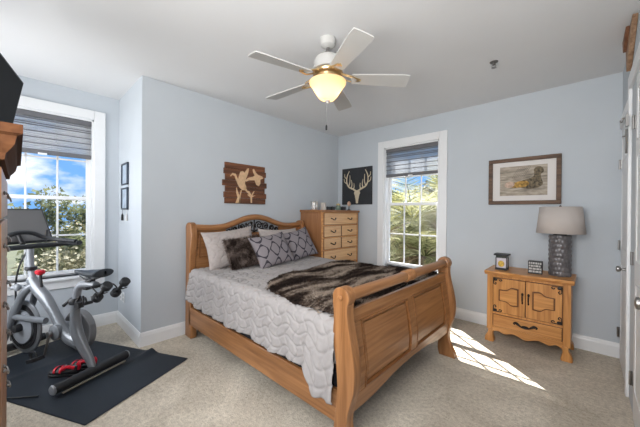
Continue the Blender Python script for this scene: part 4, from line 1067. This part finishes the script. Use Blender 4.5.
# wide grey hoop standing behind the bike
WHX, WHY = -3.60, .42
b = B().lathe([(.185, -.03), (.19, -.026), (.19, .026), (.185, .03), (.165, .026), (.163, 0), (.165, -.026), (.185, -.03)], (0, 0, 0), 56, 'y')
pl = b.build('yoga_wheel', mat('hoop_grey', (.20, .20, .205), .5))
pl.location = (WHX, WHY, .1995); pl.rotation_euler.z = BR
tag(pl, 'wide grey hoop standing on the mat behind the rear bike post', 'yoga wheel')
# shoes
def shoe(label, s, t_, ang_):
    root = thing('cycling_shoe', label, 'shoe', (0, 0, 0))
    def sec(i, j, base=False):
        th = 2*PI*j; x = -.135+.27*i
        w = .036+.012*math.sin(PI*min(1, i*1.1))-.0
        if i > .82: w *= math.sqrt(max(.02, 1-((i-.82)/.19)**2))
        if i < .08: w *= .75+.25*i/.08
        hgt = .098-.02*abs(math.sin(PI*i*1.2)) if i < .35 else .098-.068*((i-.35)/.65)**.75
        z = .018+hgt/2+hgt/2*math.sin(th)
        narrow = 1-.35*max(0, math.sin(th))
        return (x, w*math.cos(th)*narrow, z)
    b = B().grid(26, 22, sec)
    b.add([sec(0, j/22) for j in range(22)], [tuple(range(22))]); b.build('upper', RUB, root)
    so_ = cat([(-.14, -.030), (-.145, 0), (-.14, .030), (-.05, .030), (.05, .045), (.11, .040), (.145, .0), (.11, -.040), (.05, -.045), (-.05, -.030)], 4, closed=True)
    B().prism(so_, 'z', .0, .022).build('sole', BLACK, root, bevel=.004)
    b = B()
    for x in (.0, .055):
        p_ = [(x+.012*math.sin(q), .048*math.cos(q), .045+.046*math.sin(q)*(1-(x+.02)*3.5)) for q in [PI*k/10 for k in range(11)]]
        b.tube(p_, .010, 8, .5)
    b.tube(cat([(-.12, .030, .085), (-.06, .040, .10), (-.01, .042, .07)], 5), .014, 8)
    b.tube(cat([(-.135, 0, .06), (-.14, 0, .095), (-.125, 0, .115)], 5), .016, 8)
    part_label(b.build('red_straps', RED, root), 'red straps and heel')
    root.location = bw(s, t_, .0105); root.rotation_euler.z = BR+ang_; root.scale = (.85, .85, .85)
    return root
shoe('black cycling shoe with red straps, nearer the camera under the bike', .24, .07, .35)
shoe('black cycling shoe with red straps, farther one beside the rear post', .21, -.04, .30)
# cord on the mat
o = B().tube(cat([tuple(bw(.62, .52, .016)), tuple(bw(.55, .46, .016)), tuple(bw(.38, .44, .016)), tuple(bw(.22, .37, .016)), tuple(bw(.10, .31, .017))], 8), .005, 8).build('power_cord', BLACK)
tag(recenter(o, tuple(bw(.38, .44, .011))), 'thin black cord lying on the mat beside the rear stabiliser', 'cord')

# ------------------------------------------------------------------ outside
GR = mat('lawn', (.05, .06, .03), .9, var=.3, scale=.6)
o = B().box(-60, 30, -40, 60, -3.3, -3.2).build('ground', GR, smooth=False); struct(o)
def leaf_cloud(n, radii, seed, size, clumps=26):
    rnd = random.Random(seed); vv = []; ff = []
    cs = []
    for _ in range(clumps):
        a = rnd.uniform(0, 2*PI); r_ = rnd.random()**.5; h_ = rnd.uniform(-1, 1)
        k = math.sqrt(max(0, 1-h_*h_)); cs.append((Vector((r_*k*math.cos(a)*radii[0], r_*k*math.sin(a)*radii[1], h_*radii[2])), rnd.uniform(.18, .38)*min(radii)))
    for _ in range(n):
        c, r_ = rnd.choice(cs); d = Vector((rnd.gauss(0, 1), rnd.gauss(0, 1), rnd.gauss(0, .8))).normalized()*r_*rnd.uniform(.5, 1.15)
        p = c+d; s = size*rnd.uniform(.6, 1.4)
        a = Vector((rnd.gauss(0, 1), rnd.gauss(0, 1), rnd.gauss(0, 1))).normalized(); b_ = a.orthogonal().normalized()
        k = len(vv); vv += [p+a*s, p+b_*s*.5, p-a*s, p-b_*s*.5]; ff.append((k, k+1, k+2, k+3))
    b = B(); b.add(vv, ff); return b
def leafmat(name, c, c2):
    m, t, b = new_mat(name); gi = t.nodes.new('ShaderNodeNewGeometry'); r = t.nodes.new('ShaderNodeValToRGB')
    r.color_ramp.elements[0].color = (*c, 1); r.color_ramp.elements[1].color = (*c2, 1)
    t.links.new(gi.outputs['Random Per Island'], r.inputs['Fac']); t.links.new(r.outputs['Color'], b.inputs['Base Color']); b.inputs['Roughness'].default_value = .6
    tl = t.nodes.new('ShaderNodeBsdfTranslucent'); t.links.new(r.outputs['Color'], tl.inputs[0]); mx = t.nodes.new('ShaderNodeMixShader'); mx.inputs[0].default_value = .4
    t.links.new(b.outputs[0], mx.inputs[1]); t.links.new(tl.outputs[0], mx.inputs[2]); t.links.new(mx.outputs[0], t.nodes['Material Output'].inputs[0])
    return m
LM = [leafmat('olive_leaves', (.13, .14, .075), (.34, .31, .19)), leafmat('yellow_leaves', (.26, .21, .10), (.50, .42, .24)), leafmat('green_leaves', (.09, .12, .06), (.24, .25, .14))]
BARK = mat('tree_bark', (.16, .12, .09), .9, var=.3, scale=20)
protos = []
def tree_proto(kind, radii, n, seed, size, trunk_h, clumps):
    rt = thing('tree', 'tree', 'tree', (0, 0, 0))
    c = leaf_cloud(n, radii, seed, size, clumps); c.v = [tuple(Vector(q)+Vector((0, 0, trunk_h))) for q in c.v]
    c.build('foliage', LM[kind], rt, smooth=False)
    b = B().tube(cat([(0, 0, 0), (.05, .03, trunk_h*.5), (0, .05, trunk_h)], 5), [.14-.09*i/10 for i in range(11)], 8)
    rnd = random.Random(seed)
    for _ in range(9):
        a = rnd.uniform(0, 2*PI); b.tube([(0, .03, trunk_h*.75), (radii[0]*.5*math.cos(a), radii[1]*.5*math.sin(a), trunk_h+radii[2]*rnd.uniform(-.3, .7))], [.05, .015], 6)
    b.build('trunk', BARK, rt)
    return rt
specs = [
 # x, y, kind, scale, label
 (-9.5, -2.4, 1, .665, 'yellowing tree outside the left window, nearest at its left'),
 (-9.8, 1.1, 0, .665, 'olive-green tree outside the left window, nearest at its centre'),
 (-11.2, 4.6, 1, .70, 'golden leafy tree outside the left window, nearest at its right'),
 (-15.0, 1.2, 2, .88, 'taller green tree rising above the others outside the left window'),
 (-15.5, -4.0, 0, .85, 'olive tree far out left beyond the bike window'),
 (-16.0, 4.9, 0, .78, 'olive tree in the middle distance right of the tall green one'),
 (-20.5, 2.8, 1, .80, 'distant yellow tree behind the tall green one'),
 (-20.0, 7.4, 2, .86, 'distant green tree at the far right of the left window view'),
 (-8.2, 12.5, 2, 1.05, 'dark green tree behind the palms outside the far window'),
 (-1.2, 14.6, 0, 1.0, 'olive tree behind the palms outside the far window'),
 (-6.6, 18.5, 0, 1.25, 'tall olive tree farthest back between the palms'),
 (-4.4, 12.0, 0, .92, 'olive tree just behind the palms at the right of the far window'),
 (-12.5, 15.0, 0, 1.1, 'olive tree farthest left beyond the palms'),
]
PT = [tree_proto(0, (2.1, 2.1, 2.0), 8500, 11, .095, 3.0, 44), tree_proto(1, (2.2, 2.2, 1.9), 8500, 12, .095, 2.9, 44), tree_proto(2, (1.9, 1.9, 2.4), 8500, 13, .095, 3.3, 40)]
used = set()
for x, y, k, s, lab in specs:
    o = PT[k] if k not in used else copy_tree(PT[k]); used.add(k)
    o.location = (x, y, -3.2); o.scale = (s, s, s); o.rotation_euler.z = x*1.7; o['label'] = lab; o['group'] = 'trees outside the windows'
# palms
PALM = leafmat('palm_fronds', (.07, .085, .025), (.62, .60, .30))
DEAD = leafmat('dry_fronds', (.18, .12, .06), (.46, .34, .20))
def palm(label, loc, th, seed, nf=26, fl=1.5):
    rt = thing('palm_tree', label, 'palm', (0, 0, 0), 'palms outside the far window'); rnd = random.Random(seed)
    p = cat([(0, 0, 0), (.08, .02, th*.5), (0, 0, th)], 6)
    B().tube(p, [.15-.03*i/12+.012*(i % 2) for i in range(13)], 12).build('trunk', BARK, rt)
    for nm, mm, cnt, lo, hi in (('fronds', PALM, nf, -.5, 1.25), ('dry_fronds', DEAD, 16, -1.2, -.2)):
        b = B()
        for k in range(cnt):
            a = rnd.uniform(0, 2*PI); e_ = rnd.uniform(lo, hi); L = fl*rnd.uniform(.8, 1.15); pts = []
            d = Vector((math.cos(a)*math.cos(e_), math.sin(a)*math.cos(e_), math.sin(e_))); q = Vector((0, 0, th))
            for j in range(13):
                pts.append(q.copy()); q = q+d*L/12; d = (d+Vector((0, 0, -.075))).normalized()
            b.tube(pts, [.014-.010*j/12 for j in range(13)], 5)
            for j in range(3, 13):
                dd = (pts[min(j+1, 12)]-pts[j-1]).normalized(); side = dd.cross(Vector((0, 0, 1))).normalized()
                for m_ in range(3):
                    base = pts[j]-dd*L/12*m_/3
                    for s in (-1, 1):
                        l = L*.34*math.sin(PI*(j/13*.8+.15)); tip = base+side*s*l*.8+dd*l*.65+Vector((0, 0, -.12*l+rnd.uniform(-.03, .03)))
                        w = dd*.008; kk = len(b.v); b.add([base-w, base+w, base.lerp(tip, .6)+w, tip, base.lerp(tip, .6)-w], [(0, 1, 2, 3, 4)])
        b.build(nm, mm, rt, smooth=False)
    rt.location = loc
    return rt
palm('feathery palm close outside the far window, crown near the middle panes', (-3.55, 7.6, -3.2), 4.35, 21, 34, 1.6)
palm('lower palm outside the far window, at the left panes', (-4.9, 8.6, -3.2), 4.0, 22, 30, 1.6)
palm('palm farther back outside the far window, at the right panes', (-3.85, 10.3, -3.2), 5.15, 23, 30, 1.8)
palm('short palm low outside the far window near the sill', (-2.9, 6.9, -3.2), 3.5, 24, 28, 1.3)
